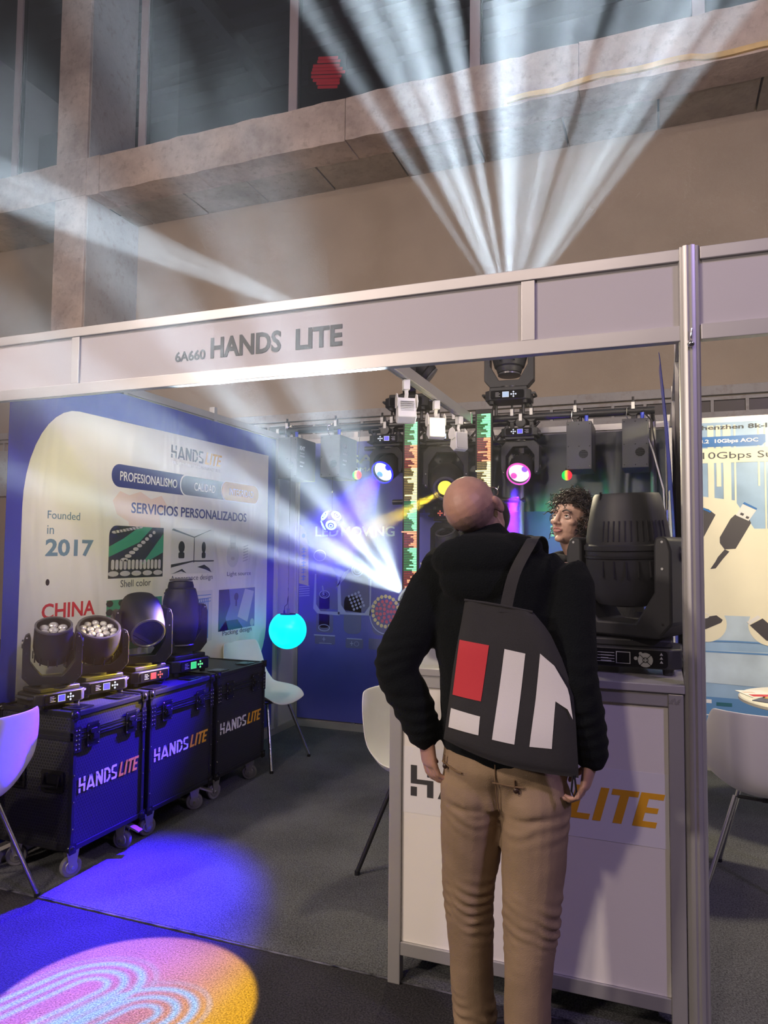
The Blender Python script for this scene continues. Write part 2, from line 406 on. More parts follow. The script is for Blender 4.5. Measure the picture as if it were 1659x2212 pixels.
lamp('inner_hall_light', 'AREA', (-9, 12.5, 9), (-7, 15, 14), 40, (0.55, 0.42, 0.9), size=1.0)

# =================================================================== THE STAND SHELL
def post(name, x, y, h=2.5, label=None, r=0.024):
    b = B(); P = []
    for k in range(64):
        a = 2 * PI * k / 64; ph = (k % 8) / 8.0
        q = r * (1.0 if ph not in (0.0,) else 0.80) * (1.0 - 0.10 * (ph in (0.125, 0.875)))
        P.append((x + q * math.cos(a), y + q * math.sin(a)))
    b.prism(P, 0, h)
    t = b.o(name, ALU, smooth=25)
    tag(t, label, 'post')
    return t
post('aluminium_post', 0.098, 2.49, 2.505, 'fluted aluminium corner post at the right end of the counter', 0.033)
post('aluminium_post', -3.0, 2.49, 2.5, 'fluted aluminium front post at the left edge of the stand', 0.026)
kn = B().sph((0.100, 2.45, 2.18), 0.011).tube([(0.100, 2.455, 2.20), (0.102, 2.45, 2.215), (0.104, 2.452, 2.23)], 0.0025)
tag(kn.o('wire_hook', CHROME), 'small chrome hook clamped on the fluted post just under the name board', 'hook')

fa = thing('name_board', 'long name board over the stand opening carrying the black lettering HANDS LITE', 'name board', (-3.0, 2.49, 2.198))
for z0, z1 in ((0.0, 0.050), (0.262, 0.302)):
    B().b2((0.03, -0.018, z0), (3.072, 0.018, z1), 0.002).o('rail', ALU, fa, smooth=0)
for a, c in ((0.03, 0.553), (0.596, 2.56), (2.607, 3.068)):
    B().b2((a, -0.004, 0.050), (c, 0.004, 0.262)).o('panel', PANEL, fa, smooth=0)
for a, c, l in ((0.553, 0.596, 0), (2.56, 2.607, 0)):
    B().b2((a, -0.014, 0.0505), (c, 0.014, 0.2615), 0.002).o('divider', ALU, fa, smooth=0)
fr = F((-3.0, 2.486, 2.198), (1, 0, 0), (0, 0, 1))
text('6A660', 1.107, 0.103, 0.150, 0.043, INK, fa, lambda a, c, w: Vector((a, -0.004 - w, c)), bold=0.02)
text('HANDS', 1.282, 0.103, 0.328, 0.087, INK, fa, lambda a, c, w: Vector((a, -0.004 - w, c)), bold=0.03)
text('LITE', 1.675, 0.103, 0.200, 0.083, INK, fa, lambda a, c, w: Vector((a, -0.004 - w, c)), bold=0.03)
fb = thing('name_board', 'blank name board of the neighbouring stand right of the fluted post', 'name board', (0.12, 2.49, 2.198))
for z0, z1 in ((0.0, 0.050), (0.262, 0.302)):
    B().b2((0.012, -0.018, z0), (2.9, 0.018, z1), 0.002).o('rail', ALU, fb, smooth=0)
B().b2((0.01, -0.004, 0.050), (2.88, 0.004, 0.262)).o('panel', PANEL, fb, smooth=0)

def panel_wall(name, p0, p1, cuts, h=2.5):
    """aluminium system wall between p0 and p1 (x,y); cuts = distances of its uprights"""
    p0 = Vector((*p0, 0)); p1 = Vector((*p1, 0)); d = (p1 - p0); L = d.length; d.normalize()
    f = F(p0, d, (0, 0, 1))
    w_ = struct(name, B().prism([(0, 0.0), (L, 0.0), (L, 0.06), (0, 0.06)], -0.02, 0.02, f), ALU, smooth=0)
    B().prism([(0, h - 0.045), (L, h - 0.045), (L, h), (0, h)], -0.02, 0.02, f).o('rail', ALU, w_, smooth=0)
    for a, c in zip(cuts, cuts[1:]):
        B().prism([(a + .015, 0.06), (c - .015, 0.06), (c - .015, h - 0.045), (a + .015, h - 0.045)], -0.004, 0.004, f).o('panel', PANEL, w_, smooth=0)
    for a in cuts:
        B().prism([(a - .018, 0.0), (a + .018, 0.0), (a + .018, h + 0.045), (a - .018, h + 0.045)], -0.021, 0.021, f).o('upright', ALU, w_, smooth=0)
    return w_
panel_wall('wall_left', (-3.0, 2.53), (-3.0, 5.70), [0.92, 1.86, 2.83, 3.15])
panel_wall('wall_rear', (-2.98, 5.70), (0.10, 5.70), [0.0, 0.55, 1.5, 2.5, 3.06])
panel_wall('wall_right', (0.10, 5.68), (0.10, 2.53), [0.95, 1.9, 2.85])
panel_wall('wall_neighbour', (0.13, 5.66), (3.6, 5.66), [0.02, 1.0, 2.0, 3.0])

# =================================================================== BANNERS
def fabric(name, col, rough=0.35, scale=3.0, st=0.5):
    m = mat(name, col, rough, var=0.06, vscale=1.5, coat=0.0); nt = m.node_tree; b = nt.nodes['Principled BSDF']
    tc = nt.nodes.new('ShaderNodeTexCoord'); mp = nt.nodes.new('ShaderNodeMapping'); mp.inputs['Scale'].default_value = (1, 1, 0.25)
    n = nt.nodes.new('ShaderNodeTexNoise'); n.inputs['Scale'].default_value = scale; n.inputs['Detail'].default_value = 2; n.inputs['Distortion'].default_value = 1.2
    u = nt.nodes.new('ShaderNodeBump'); u.inputs['Strength'].default_value = st; u.inputs['Distance'].default_value = 0.05
    nt.links.new(tc.outputs['Object'], mp.inputs[0]); nt.links.new(mp.outputs[0], n.inputs['Vector']); nt.links.new(n.outputs[0], u.inputs['Height'])
    nt.links.new(u.outputs[0], b.inputs['Normal']); return m
BLUEF = fabric('blue_banner_cloth', (0.035, 0.050, 0.42), 0.30)
CREAM = fabric('white_banner_cloth', (0.74, 0.74, 0.70), 0.38)
NAVYF = fabric('navy_banner_cloth', (0.075, 0.085, 0.42), 0.5, 3, 0.25)
TEALI = mat('slate_blue_ink', (0.13, 0.24, 0.34), 0.5); REDI = mat('red_ink', (0.55, 0.02, 0.04), 0.5)
PINKI = mat('faded_orange_ink', (0.72, 0.58, 0.50), 0.5); GRYI = mat('grey_ink', (0.10, 0.11, 0.13), 0.5)
GREENI = mat('green_ink', (0.05, 0.30, 0.16), 0.5); LGI = mat('light_grey_ink', (0.50, 0.50, 0.50), 0.5)
MIDI = mat('mid_blue_ink', (0.10, 0.24, 0.52), 0.5); ORI = mat('orange_ink', (0.62, 0.34, 0.04), 0.5)

def sheet(name, u0, v0, u1, v1, m, parent, f, amp=0.004, th=0.002, n=24):
    """hanging cloth: gently rippled sheet with real thickness"""
    b = B()
    for s_ in (0, 1):
        pass
    R = []
    for i in range(n + 1):
        u = u0 + (u1 - u0) * i / n; a = amp * math.sin(u * 9 + math.sin(u * 3.7) * 2)
        R.append([f(u, v0, -th - abs(a) * 0.0), f(u, v1, -th), f(u, v1, 0), f(u, v0, 0)])
    b.rings(R, True, True); return b.o(name, m, parent, smooth=0)

fl = F((-2.975, 0, 0), (0, 1, 0), (0, 0, 1))
lb = thing('wall_banner', 'large blue and cream banner with black slogans hanging along the left wall', 'banner', (-2.975, 2.60, 0.10))
def LF(a, c, w): return Vector((w, a - 2.60, c - 0.10))
sheet('cloth', 2.63, 0.10, 5.26, 2.44, BLUEF, lb, LF)
pts = [(2.724, 0.42), (2.724, 1.72)] + [(2.724 + 0.36 * (1 - math.cos(a)), 1.72 + 0.55 * math.sin(a)) for a in [k * PI / 2 / 10 for k in range(1, 11)]]
pts += [(5.14, 2.29), (5.15, 1.1)] + [(4.75 + 0.40 * math.cos(a), 0.95 - 0.42 * math.sin(a)) for a in [k * PI / 2 / 10 for k in range(0, 11)]] + [(4.6, .42)]
decal('white_field', [pts], CREAM, lb, LF, 0.0005, 0.001)
O = 0.002
logo(3.885, 2.118, 0.085, GRYI, ORI, lb, LF, O, wd=0.585)
text('PRO STAGE LIGHTING MANUFACTURER', 3.905, 2.078, 0.55, 0.022, LGI, lb, LF, 0.0, O)
decal('slogan_pill', [rrect(3.345, 1.882, 4.12, 2.018, 0.066)], NAVY, lb, LF, 0.0018)
decal('slogan_pill', [rrect(3.985, 1.877, 4.60, 2.023, 0.07)], WINK, lb, LF, 0.0028)
decal('slogan_pill', [rrect(3.995, 1.885, 4.60, 2.015, 0.063)], mat('slate_ink', (0.10, 0.12, 0.17), 0.5), lb, LF, 0.0038)
decal('slogan_pill', [rrect(4.465, 1.877, 4.99, 2.028, 0.07)], WINK, lb, LF, 0.0048)
decal('slogan_pill', [rrect(4.475, 1.885, 4.985, 2.020, 0.064)], ORI, lb, LF, 0.0058)
text('PROFESIONALISMO', 3.415, 1.922, 0.54, 0.056, WINK, lb, LF, 0.005, 0.003)
text('CALIDAD', 4.14, 1.922, 0.25, 0.056, WINK, lb, LF, 0.005, 0.0050)
text('INTEGRIDAD', 4.57, 1.925, 0.335, 0.052, WINK, lb, LF, 0.0, 0.0070)
text('SERVICIOS PERSONALIZADOS', 3.52, 1.735, 1.30, 0.066, NAVY, lb, LF, 0.018, 0.0022)
text('Founded', 2.885, 1.672, 0.225, 0.042, TEALI, lb, LF, 0.0, O)
text('in', 2.885, 1.592, 0.045, 0.045, TEALI, lb, LF, 0.0, O)
text('2017', 2.878, 1.475, 0.34, 0.092, TEALI, lb, LF, 0.03, O)
text('CHINA', 2.868, 1.148, 0.375, 0.082, REDI, lb, LF, 0.02, O)
decal('eyelet', [ell(2.900, 1.340, 0.013, 0.017)], BLK, lb, LF)
# faded map outline
decal('map_print', [[(3.36, 1.80), (3.42, 1.86), (3.50, 1.84), (3.60, 1.87), (3.70, 1.83), (3.80, 1.86), (3.86, 1.80), (3.78, 1.74), (3.80, 1.66), (3.70, 1.60), (3.62, 1.64), (3.52, 1.60), (3.50, 1.68), (3.40, 1.72)]], PINKI, lb, LF, 0.0012)
# photo 1: rows of lamp shells on a green bench
PD = mat('photo_dark', (0.035, 0.045, 0.04), 0.4)
decal('photo_print', [rrect(3.34, 1.345, 3.83, 1.655, 0.05, rs=(0, 0, 0, 0.06))], PD, lb, LF, 0.0014)
decal('photo_detail', [[(3.34, 1.47), (3.60, 1.56), (3.72, 1.654), (3.60, 1.654), (3.46, 1.58), (3.34, 1.53)], [(3.62, 1.42), (3.83, 1.62), (3.83, 1.50)]], GREENI, lb, LF, 0.0024)
decal('photo_detail', [ell(3.38 + i * .028, 1.615 + i * .0046, 0.022, 0.008, 10) for i in range(9)] + [ell(3.47 + i * .033, 1.455 + i * .021, 0.032 - i * .0022, 0.011, 10) for i in range(9)] + [rrect(3.36 + i * .035, 1.395, 3.36 + i * .035 + 0.026, 1.455, 0.012, 3) for i in range(13)] + [ell(3.38 + i * .1, 1.372, 0.045, 0.016, 12) for i in range(5)], LGI, lb, LF, 0.0034)
text('Shell color', 3.445, 1.292, 0.272, 0.042, GRYI, lb, LF, 0.0, O)
# photo 2: office with screens
PL = mat('photo_light', (0.62, 0.64, 0.62), 0.4)
decal('photo_print', [[(3.912, 1.357), (4.394, 1.357), (4.394, 1.66), (3.912, 1.66)]], PL, lb, LF, 0.0014)
decal('photo_detail', [[(4.155, 1.43), (4.162, 1.43), (4.162, 1.60), (4.155, 1.60)], [(3.912, 1.645), (4.155, 1.60), (4.16, 1.606), (3.93, 1.655)], [(4.16, 1.60), (4.36, 1.66), (4.35, 1.66), (4.155, 1.606)], [(3.912, 1.42), (4.15, 1.445), (4.394, 1.445), (4.394, 1.437), (4.15, 1.436), (3.912, 1.40)], [(3.92, 1.357), (4.02, 1.375), (4.08, 1.36), (4.03, 1.39)], [(4.20, 1.40), (4.28, 1.415), (4.34, 1.39), (4.37, 1.36), (4.30, 1.38)]] +
      [rrect(cx - .032 * k, 1.46, cx + .032 * k, 1.50, .01, 3) for cx, k in ((4.02, 1), (4.27, .7))] + [ell(cx, 1.535, .034 * k, .04, 12) for cx, k in ((4.02, 1), (4.27, .7))], PD, lb, LF, 0.0024)
text('Appearance design', 3.912, 1.300, 0.475, 0.046, GRYI, lb, LF, 0.0, O)
decal('photo_print', [ell(4.64, 1.48, 0.085, 0.09), [(4.60, 1.55), (4.68, 1.55), (4.68, 1.63), (4.60, 1.63)]], PL, lb, LF, 0.0014)
decal('photo_detail', [ell(4.64, 1.455, 0.028, 0.014, 12), [(4.605, 1.53), (4.675, 1.53), (4.675, 1.575), (4.605, 1.575)]] + [[(4.78 + i * .003, 1.43 + i * .022), (4.85 + i * .002, 1.445 + i * .022), (4.85, 1.452 + i * .022), (4.78, 1.437 + i * .022)] for i in range(6)], LGI, lb, LF, 0.0024)
text('Light source', 4.57, 1.318, 0.33, 0.040, GRYI, lb, LF, 0.0, O)
decal('photo_print', [[(3.336, 0.92), (3.83, 0.92), (3.83, 1.22), (3.336, 1.22)]], GREENI, lb, LF, 0.0014)
decal('photo_detail', [ell(3.36 + (i % 5) * .1, 1.20 - (i // 5) * .05, .03, .02, 8) for i in range(20)], PD, lb, LF, 0.0024)
decal('photo_print', [[(3.92, 0.88), (4.39, 0.88), (4.39, 1.235), (3.92, 1.235)]], PL, lb, LF, 0.0014)
decal('photo_detail', [[(3.95 + i * .055, 0.90), (3.96 + i * .055, 0.90), (4.20 + i * .02, 1.18), (4.19 + i * .02, 1.18)] for i in range(8)] + [[(3.95, 1.2 - i * .03), (4.37, 1.2 - i * .022), (4.37, 1.205 - i * .022), (3.95, 1.205 - i * .03)] for i in range(3)], MIDI, lb, LF, 0.0024)
decal('photo_print', [[(4.47, 0.93), (4.966, 0.93), (4.966, 1.23), (4.47, 1.23)]], mat('photo_blue', (0.16, 0.20, 0.34), 0.4), lb, LF, 0.0014)
decal('photo_detail', [[(4.47, 0.93), (4.60, 0.93), (4.56, 1.02), (4.62, 1.12), (4.60, 1.23), (4.47, 1.23)], [(4.47, .93), (4.80, .93), (4.72, 1.0), (4.56, 1.0)], ell(4.70, 1.17, .03, .03, 10), [(4.69, 1.10), (4.71, 1.10), (4.71, 1.16), (4.69, 1.16)]], PD, lb, LF, 0.0024)
decal('photo_detail', [[(4.72, 1.02), (4.86, 0.97), (4.95, 1.20), (4.82, 1.225)], ell(4.93, .96, .03, .03, 12)], LGI, lb, LF, 0.0026)
text('Packing design', 4.525, 0.885, 0.40, 0.046, GRYI, lb, LF, 0.0, 0.003)

# rear wall prints
bb = thing('wall_banner', 'navy print with LED MOVING and drawn stage lights, rear wall beside the cyan ball', 'banner', (-2.96, 5.672, 0.08))
def BF(a, c, w): return Vector((a + 2.96, -w, c - 0.08))
sheet('cloth', -2.955, 0.08, -1.86, 2.46, NAVYF, bb, BF)
LT = mat('pale_teal_ink', (0.42, 0.62, 0.72), 0.5); LINE = mat('pale_line_ink', (0.30, 0.36, 0.62), 0.5); GB = mat('grey_blue_ink', (0.10, 0.11, 0.26), 0.5)
text('LED', -2.80, 1.645, 0.22, 0.086, LT, bb, BF, 0.02, O)
text('MOVING', -2.555, 1.645, 0.49, 0.086, LT, bb, BF, 0.02, O)
text('SA', -2.48, 2.27, 0.22, 0.075, LGI, bb, BF, 0.02, O)
text('IGMA', -2.48, 2.20, 0.22, 0.035, LGI, bb, BF, 0.0, O)
decal('flag_print', [[(-2.953, 1.235), (-2.86, 1.215), (-2.865, 1.55), (-2.885, 1.66), (-2.92, 1.73), (-2.953, 1.75)]], mat('sand_ink', (0.42, 0.42, 0.20), 0.5), bb, BF)
decal('flag_print', [ell(-2.915, 1.65, .016, .02, 12)] + [p for k in range(5) for p in ([(-2.93, 1.53 - k * .06), (-2.89, 1.53 - k * .06), (-2.89, 1.54 - k * .06), (-2.93, 1.54 - k * .06)], [(-2.915, 1.50 - k * .06), (-2.905, 1.50 - k * .06), (-2.905, 1.55 - k * .06), (-2.915, 1.55 - k * .06)], [(-2.932, 1.505 - k * .06), (-2.888, 1.512 - k * .06), (-2.888, 1.518 - k * .06), (-2.932, 1.511 - k * .06)])], TEALI, bb, BF, 0.002)
decal('platform_print', [[(-2.953, 1.20 - i * .02), (-2.85, 1.21 - i * .02), (-2.85, 1.217 - i * .02), (-2.953, 1.207 - i * .02)] for i in range(5)], LINE, bb, BF)
def ring2(cx, cy, rx, ry, t, n=28):
    o = ell(cx, cy, rx, ry, n); i = ell(cx, cy, rx - t, ry - t, n)
    return [[o[k], o[(k + 1) % n], i[(k + 1) % n], i[k]] for k in range(n)]
# drawn fixtures: silhouettes plus pale outlines
decal('fixture_print', [[(-2.80, 1.02), (-2.78, 1.30), (-2.80, 1.50), (-2.70, 1.50), (-2.60, 1.32), (-2.58, 1.25), (-2.57, 1.02)], [(-2.55, 1.02), (-2.56, 1.25), (-2.53, 1.30), (-2.42, 1.37), (-2.30, 1.35), (-2.29, 1.05), (-2.35, 1.0)],
      rrect(-2.79, .72, -2.60, .80, .01), rrect(-2.78, .82, -2.62, .98, .02), rrect(-2.755, .86, -2.655, 1.17, .03), rrect(-2.50, .70, -2.34, .78, .01), rrect(-2.52, .82, -2.36, 1.14, .05), rrect(-2.29, .70, -2.05, .79, .01), rrect(-2.26, .82, -2.02, 1.10, .06)], GB, bb, BF, 0.001)
decal('fixture_outline', ring2(-2.755, 1.48, .06, .05, .008) + ring2(-2.40, 1.36, .055, .055, .010) + ring2(-2.40, 1.36, .035, .035, .006) + ring2(-2.705, 1.145, .05, .035, .008) + ring2(-2.705, 1.145, .028, .02, .004) +
      [[(-2.81, 1.02), (-2.80, 1.32), (-2.785, 1.32), (-2.785, 1.06), (-2.74, 1.0), (-2.56, 1.0), (-2.56, .97), (-2.77, .98)], [(-2.575, .98), (-2.585, 1.30), (-2.56, 1.30), (-2.545, 1.06), (-2.50, 1.0), (-2.33, 1.0), (-2.285, 1.06), (-2.285, 1.28), (-2.27, 1.28), (-2.275, .98)]] +
      [[(-2.80, .79), (-2.60, .79), (-2.60, .80), (-2.80, .80)], [(-2.75, .725), (-2.63, .725), (-2.63, .73), (-2.75, .73)], [(-2.49, .775), (-2.35, .775), (-2.35, .783), (-2.49, .783)], [(-2.60, 1.20), (-2.52, 1.28), (-2.47, 1.37), (-2.52, 1.34)], [(-2.72, 1.14), (-2.73, 1.22), (-2.72, 1.22), (-2.705, 1.14)]] +
      ring2(-2.705, .86, .055, .03, .006) + [[(-2.72, .76), (-2.69, .76), (-2.69, .765), (-2.72, .765)], [(-2.707, .745), (-2.702, .745), (-2.702, .78), (-2.707, .78)], [(-2.46, .735), (-2.43, .735), (-2.43, .742), (-2.46, .742)], [(-2.448, .72), (-2.442, .72), (-2.442, .758), (-2.448, .758)]] + ring2(-2.40, .738, .022, .02, .003) +
      [ell(-2.475 + c * .03 + r * .012, 1.135 - r * .027 + c * .012, .011, .012, 8) for r in range(5) for c in range(4)] + ring2(-2.12, .74, .022, .022, .004) + ring2(-2.14, .99, .145, .16, .008), LINE, bb, BF, 0.002)
decal('fixture_print', [ell(-2.14 + .115 * math.cos(a), 1.02 + .125 * math.sin(a), .015, .016, 10) for a in [2 * PI * k / 20 for k in range(20)]], mat('cream_ink', (0.60, 0.55, 0.28), 0.5), bb, BF, 0.003)
decal('fixture_print', [ell(-2.14 + rr * math.cos(2 * PI * k / n), 1.02 + rr * 1.08 * math.sin(2 * PI * k / n), .014, .015, 10) for rr, n in ((.02, 3), (.05, 7), (.08, 13)) for k in range(n)], mat('crimson_ink', (0.50, 0.10, 0.16), 0.5), bb, BF, 0.003)
bc = thing('wall_banner', 'dark banner behind the hanging lamps on the right half of the rear wall', 'banner', (-1.86, 5.672, 0.08))
def CF(a, c, w): return Vector((a + 1.86, -w, c - 0.08))
sheet('cloth', -1.85, 0.08, 0.075, 1.84, NAVYF, bc, CF)
FILM = fabric('black_glossy_film', (0.012, 0.018, 0.028), 0.34, 2.2, 1.0)
sheet('film', -1.85, 1.84, 0.05, 2.44, FILM, bc, CF)
text('LED MOVING', -0.785, 1.645, 0.74, 0.086, LT, bc, CF, 0.02, O)
text('W', -1.86 + .02, 1.33, 0.14, 0.10, WINK, bc, CF, 0.03, O)
# banner on the right wall, seen edge on, its top corner curling away
rb = thing('wall_banner', 'blue and white banner seen almost edge on along the right wall of the stand', 'banner', (0.075, 5.6, 0.2))
f = lambda a, c, w: Vector((-0.004 - w - (0.05 * max(0, (c - 1.2)) ** 2 * max(0.0, (5.2 - a)) / 2.2 + 0.006 * math.sin(a * 11) + .006), a - 5.6, c - 0.2))
b = B()
for v0, v1 in [(0.2 + i * .12, 0.2 + (i + 1) * .12) for i in range(18)]:
    R = []
    for i in range(25):
        u = 3.2 + 2.36 * i / 24; R.append([f(u, v0, 0), f(u, v1, 0), f(u, v1, .002), f(u, v0, .002)])
    b.rings(R)
b.o('cloth', BLUEF, rb, smooth=60)
b = B()
for v0, v1 in [(0.5 + i * .1, 0.6 + i * .1) for i in range(13)]:
    R = []
    for i in range(20):
        u = 3.45 + 1.9 * i / 19; R.append([f(u, v0, 0.003), f(u, v1, 0.003), f(u, v1, .004), f(u, v0, .004)])
    b.rings(R)
b.o('white_field', CREAM, rb, smooth=60)
text('HANDS LITE', -5.30, 1.62, 1.1, 0.12, GRYI, rb, lambda a, c, w: f(-a, c, 0.004 + w), 0.01, 0.002)
text('PRO STAGE LIGHTING', -5.30, 1.35, 1.3, 0.08, MIDI, rb, lambda a, c, w: f(-a, c, 0.004 + w), 0.0, 0.002)

# neighbour's banner
nb = thing('wall_banner', 'pale blue and cream cable advert on the back wall of the stand on the right', 'banner', (0.15, 5.632, 0.06))
def NF(a, c, w): return Vector((a - 0.15, -w, c - 0.06))
LBL = mat('light_blue_print', (0.30, 0.46, 0.62), 0.35, var=0.25, vscale=2.5)
CRM = mat('cream_print', (0.80, 0.76, 0.55), 0.4, var=0.05, vscale=3)
SKY = mat('sky_print', (0.50, 0.62, 0.68), 0.4, var=0.2, vscale=4); DB = mat('blue_band_print', (0.02, 0.16, 0.45), 0.35)
MB = mat('wave_blue_print', (0.12, 0.28, 0.52), 0.35)
sheet('cloth', 0.17, 0.06, 2.4, 2.46, LBL, nb, NF)
decal('cream_field', [[(0.17, 1.09), (2.4, 1.09), (2.4, 1.70), (0.62, 1.70), (.5, 1.9), (0.17, 1.95)]], CRM, nb, NF, 0.0010)
decal('pale_field', [[(0.17, 0.91), (2.4, 0.93), (2.4, 1.09), (0.17, 1.09)], [(0.17, .62), (0.9, .60), (2.4, .66), (2.4, .84), (.9, .85), (0.17, 0.84)]], SKY, nb, NF, 0.0010)
decal('stripe_print', [[(x, z), (x + w_, z), (x + w_, 2.44), (x, 2.44)] for x, z, w_ in ((.33, 1.9, .04), (.385, 2.0, .03), (.43, 1.8, .05), (.50, 1.85, .012), (.65, 2.0, .012), (.69, 1.6, .01), (.80, 1.8, .05), (.95, 1.7, .02))], CRM, nb, NF, 0.0020)
decal('wave_print', [[(0.17, .90), (0.5, .907), (.9, .90), (2.4, .92), (2.4, .935), (.9, .91), (.5, .918), (.17, .912)], [(0.17, .84), (2.4, .84), (2.4, .82), (0.17, .83)], [(0.17, .18), (2.4, .18), (2.4, .50), (0.17, .52)]], MB, nb, NF, 0.0020)
decal('block_print', [[(0.36, .46), (.46, .46), (.46, .485), (0.36, .485)]], mat('dark_teal_print', (0.03, 0.14, 0.18), 0.4), nb, NF, 0.0030)
decal('block_print', [[(0.26, .475), (.33, .475), (.33, .50), (0.26, .50)], [(0.17, .39), (1.5, .385), (1.5, .391), (.17, .397)]], WINK, nb, NF, 0.0030)
decal('headline_band', [[(0.17, 2.285), (0.675, 2.285), (0.70, 2.305), (0.70, 2.362), (0.17, 2.357)]], DB, nb, NF, 0.0025)
decal('headline_band', [[(0.17, 2.17), (1.6, 2.17), (1.6, 2.275), (0.17, 2.275)]], CRM, nb, NF, 0.0026)
text('Shenzhen 8k-link Optoelectronics Co., Ltd', 0.255, 2.40, 1.42, 0.042, INK, nb, NF, 0.02, 0.003)
text('USB3.2  10Gbps AOC', 0.135 + 0.055, 2.304, 0.465, 0.036, WINK, nb, NF, 0.03, 0.0045)
text('10Gbps Supported', 0.297, 2.185, 0.80, 0.062, INK, nb, NF, 0.0, 0.0045)
# cable plugs in the advert
GP = mat('plug_grey_print', (0.06, 0.055, 0.06), 0.4); WP = mat('plug_metal_print', (0.75, 0.74, 0.68), 0.4)
decal('plug_print', [[(0.40, 1.60), (0.43, 1.555), (0.50, 1.56), (0.60, 1.74), (0.585, 1.78), (0.50, 1.80), (0.47, 1.77), (0.40, 1.64)], [(0.385, 1.50), (0.43, 1.555), (0.46, 1.54), (0.42, 1.49), (0.37, 1.42), (0.335, 1.415), (0.37, 1.47)], [(0.17, 1.62), (0.29, 1.63), (0.375, 1.80), (0.33, 1.84), (0.27, 1.86), (0.17, 1.86)]], GP, nb, NF, 0.0030)
decal('plug_print', [[(0.505, 1.795), (0.585, 1.755), (0.635, 1.83), (0.55, 1.875)]], WP, nb, NF, 0.0040)
decal('plug_print', [[(0.53, 1.80), (0.55, 1.79), (0.558, 1.805), (0.538, 1.815)], [(0.565, 1.775), (0.583, 1.768), (0.59, 1.782), (0.572, 1.79)]], GP, nb, NF, 0.0050)
decal('plug_print', [[(0.55, 1.875), (0.635, 1.83), (0.64, 1.842), (0.56, 1.888)], [(0.28, 1.845), (0.34, 1.815), (0.35, 1.825), (0.29, 1.855)]], DB, nb, NF, 0.0050)
decal('disc_print', [ell(0.30, 1.03, 0.135, 0.13, 30), ell(0.72, 1.03, 0.15, 0.14, 30)], CRM, nb, NF, 0.0025)
decal('plug_print', [[(0.17, 0.94), (0.30, 0.99), (0.40, 1.04), (0.41, 1.06), (0.37, 1.09), (0.32, 1.08), (0.17, 1.0)], [(0.58, 1.03), (0.68, 0.93), (0.76, 0.92), (0.80, 0.90), (0.80, 0.95), (0.66, 1.08)]], GP, nb, NF, 0.0040)
decal('plug_print', ring2(0.295, 1.085, .03, .02, .006, 12) + [[(0.56, 1.05), (0.63, 1.10), (0.65, 1.085), (0.58, 1.035)]], WP, nb, NF, 0.0045)

# =================================================================== STAGE LIGHT (real spots with gobos, seen through haze)
def spot(name, loc, to, power, color, deg, blend=0.3, r=0.03, gobo=None, parent=None):
    o = lamp(name, 'SPOT', loc, to, power, color, spot_size=math.radians(deg), spot_blend=blend, shadow_soft_size=r)
    if gobo:
        L = o.data; L.use_nodes = True; nt = L.node_tree; em = nt.nodes['Emission']
        g = nt.nodes.new('ShaderNodeTexCoord'); sp = nt.nodes.new('ShaderNodeSeparateXYZ'); nt.links.new(g.outputs['Normal'], sp.inputs[0])
        def M(op, *a):
            q = nt.nodes.new('ShaderNodeMath'); q.operation = op
            for i, v in enumerate(a):
                if isinstance(v, (int, float)): q.inputs[i].default_value = v
                else: nt.links.new(v, q.inputs[i])
            return q.outputs[0]
        az = M('ABSOLUTE', sp.outputs[2])
        u = M('DIVIDE', sp.outputs[0], az); v = M('DIVIDE', sp.outputs[1], az)
        cb = nt.nodes.new('ShaderNodeCombineXYZ'); nt.links.new(u, cb.inputs[0]); nt.links.new(v, cb.inputs[1])
        gobo(nt, em, M, u, v, cb.outputs[0])
    return o
def g_prism(scale, lo, hi, base=0.04, seed=0.0, gain=1.0, fall='Linear'):
    """a prism that breaks the beam into many narrow shafts"""
    def g(nt, em, M, u, v, uv):
        mp = nt.nodes.new('ShaderNodeMapping'); mp.inputs['Location'].default_value = (seed, seed * .7, 0); nt.links.new(uv, mp.inputs[0])
        vo = nt.nodes.new('ShaderNodeTexVoronoi'); vo.inputs['Scale'].default_value = scale; vo.inputs['Randomness'].default_value = 0.7
        nt.links.new(mp.outputs[0], vo.inputs['Vector'])
        mr = nt.nodes.new('ShaderNodeMapRange'); mr.interpolation_type = 'SMOOTHSTEP'
        for i, x in ((1, hi), (2, lo), (3, 0.0), (4, 1.0)): mr.inputs[i].default_value = x
        nt.links.new(vo.outputs['Distance'], mr.inputs[0])
        lf = nt.nodes.new('ShaderNodeLightFalloff'); lf.inputs[0].default_value = gain
        s = M('MULTIPLY', M('ADD', mr.outputs[0], base), (M('MULTIPLY_ADD', lf.outputs['Quadratic'], 2.6, M('MULTIPLY', lf.outputs['Linear'], .75)) if fall == 'Mix' else lf.outputs[fall]))
        nt.links.new(s, em.inputs['Strength'])
    return g

hz = bpy.data.materials.new('stage_haze'); hz.use_nodes = True; nt = hz.node_tree; nt.nodes.clear()
o_ = nt.nodes.new('ShaderNodeOutputMaterial'); vs = nt.nodes.new('ShaderNodeVolumeScatter')
vs.inputs['Density'].default_value = 0.007; vs.inputs['Anisotropy'].default_value = 0.25; vs.inputs['Color'].default_value = (1, 1, 1, 1)
nt.links.new(vs.outputs[0], o_.inputs['Volume'])
h = B().b2((-11, 1.0, 1.10), (3.5, 9.0, 9.2)).o('haze', hz, smooth=0)
tag(h, 'thin white stage haze hanging over the stand and lit by the beams', 'haze', kind='stuff')

W1 = (0.70, 0.86, 1.0)
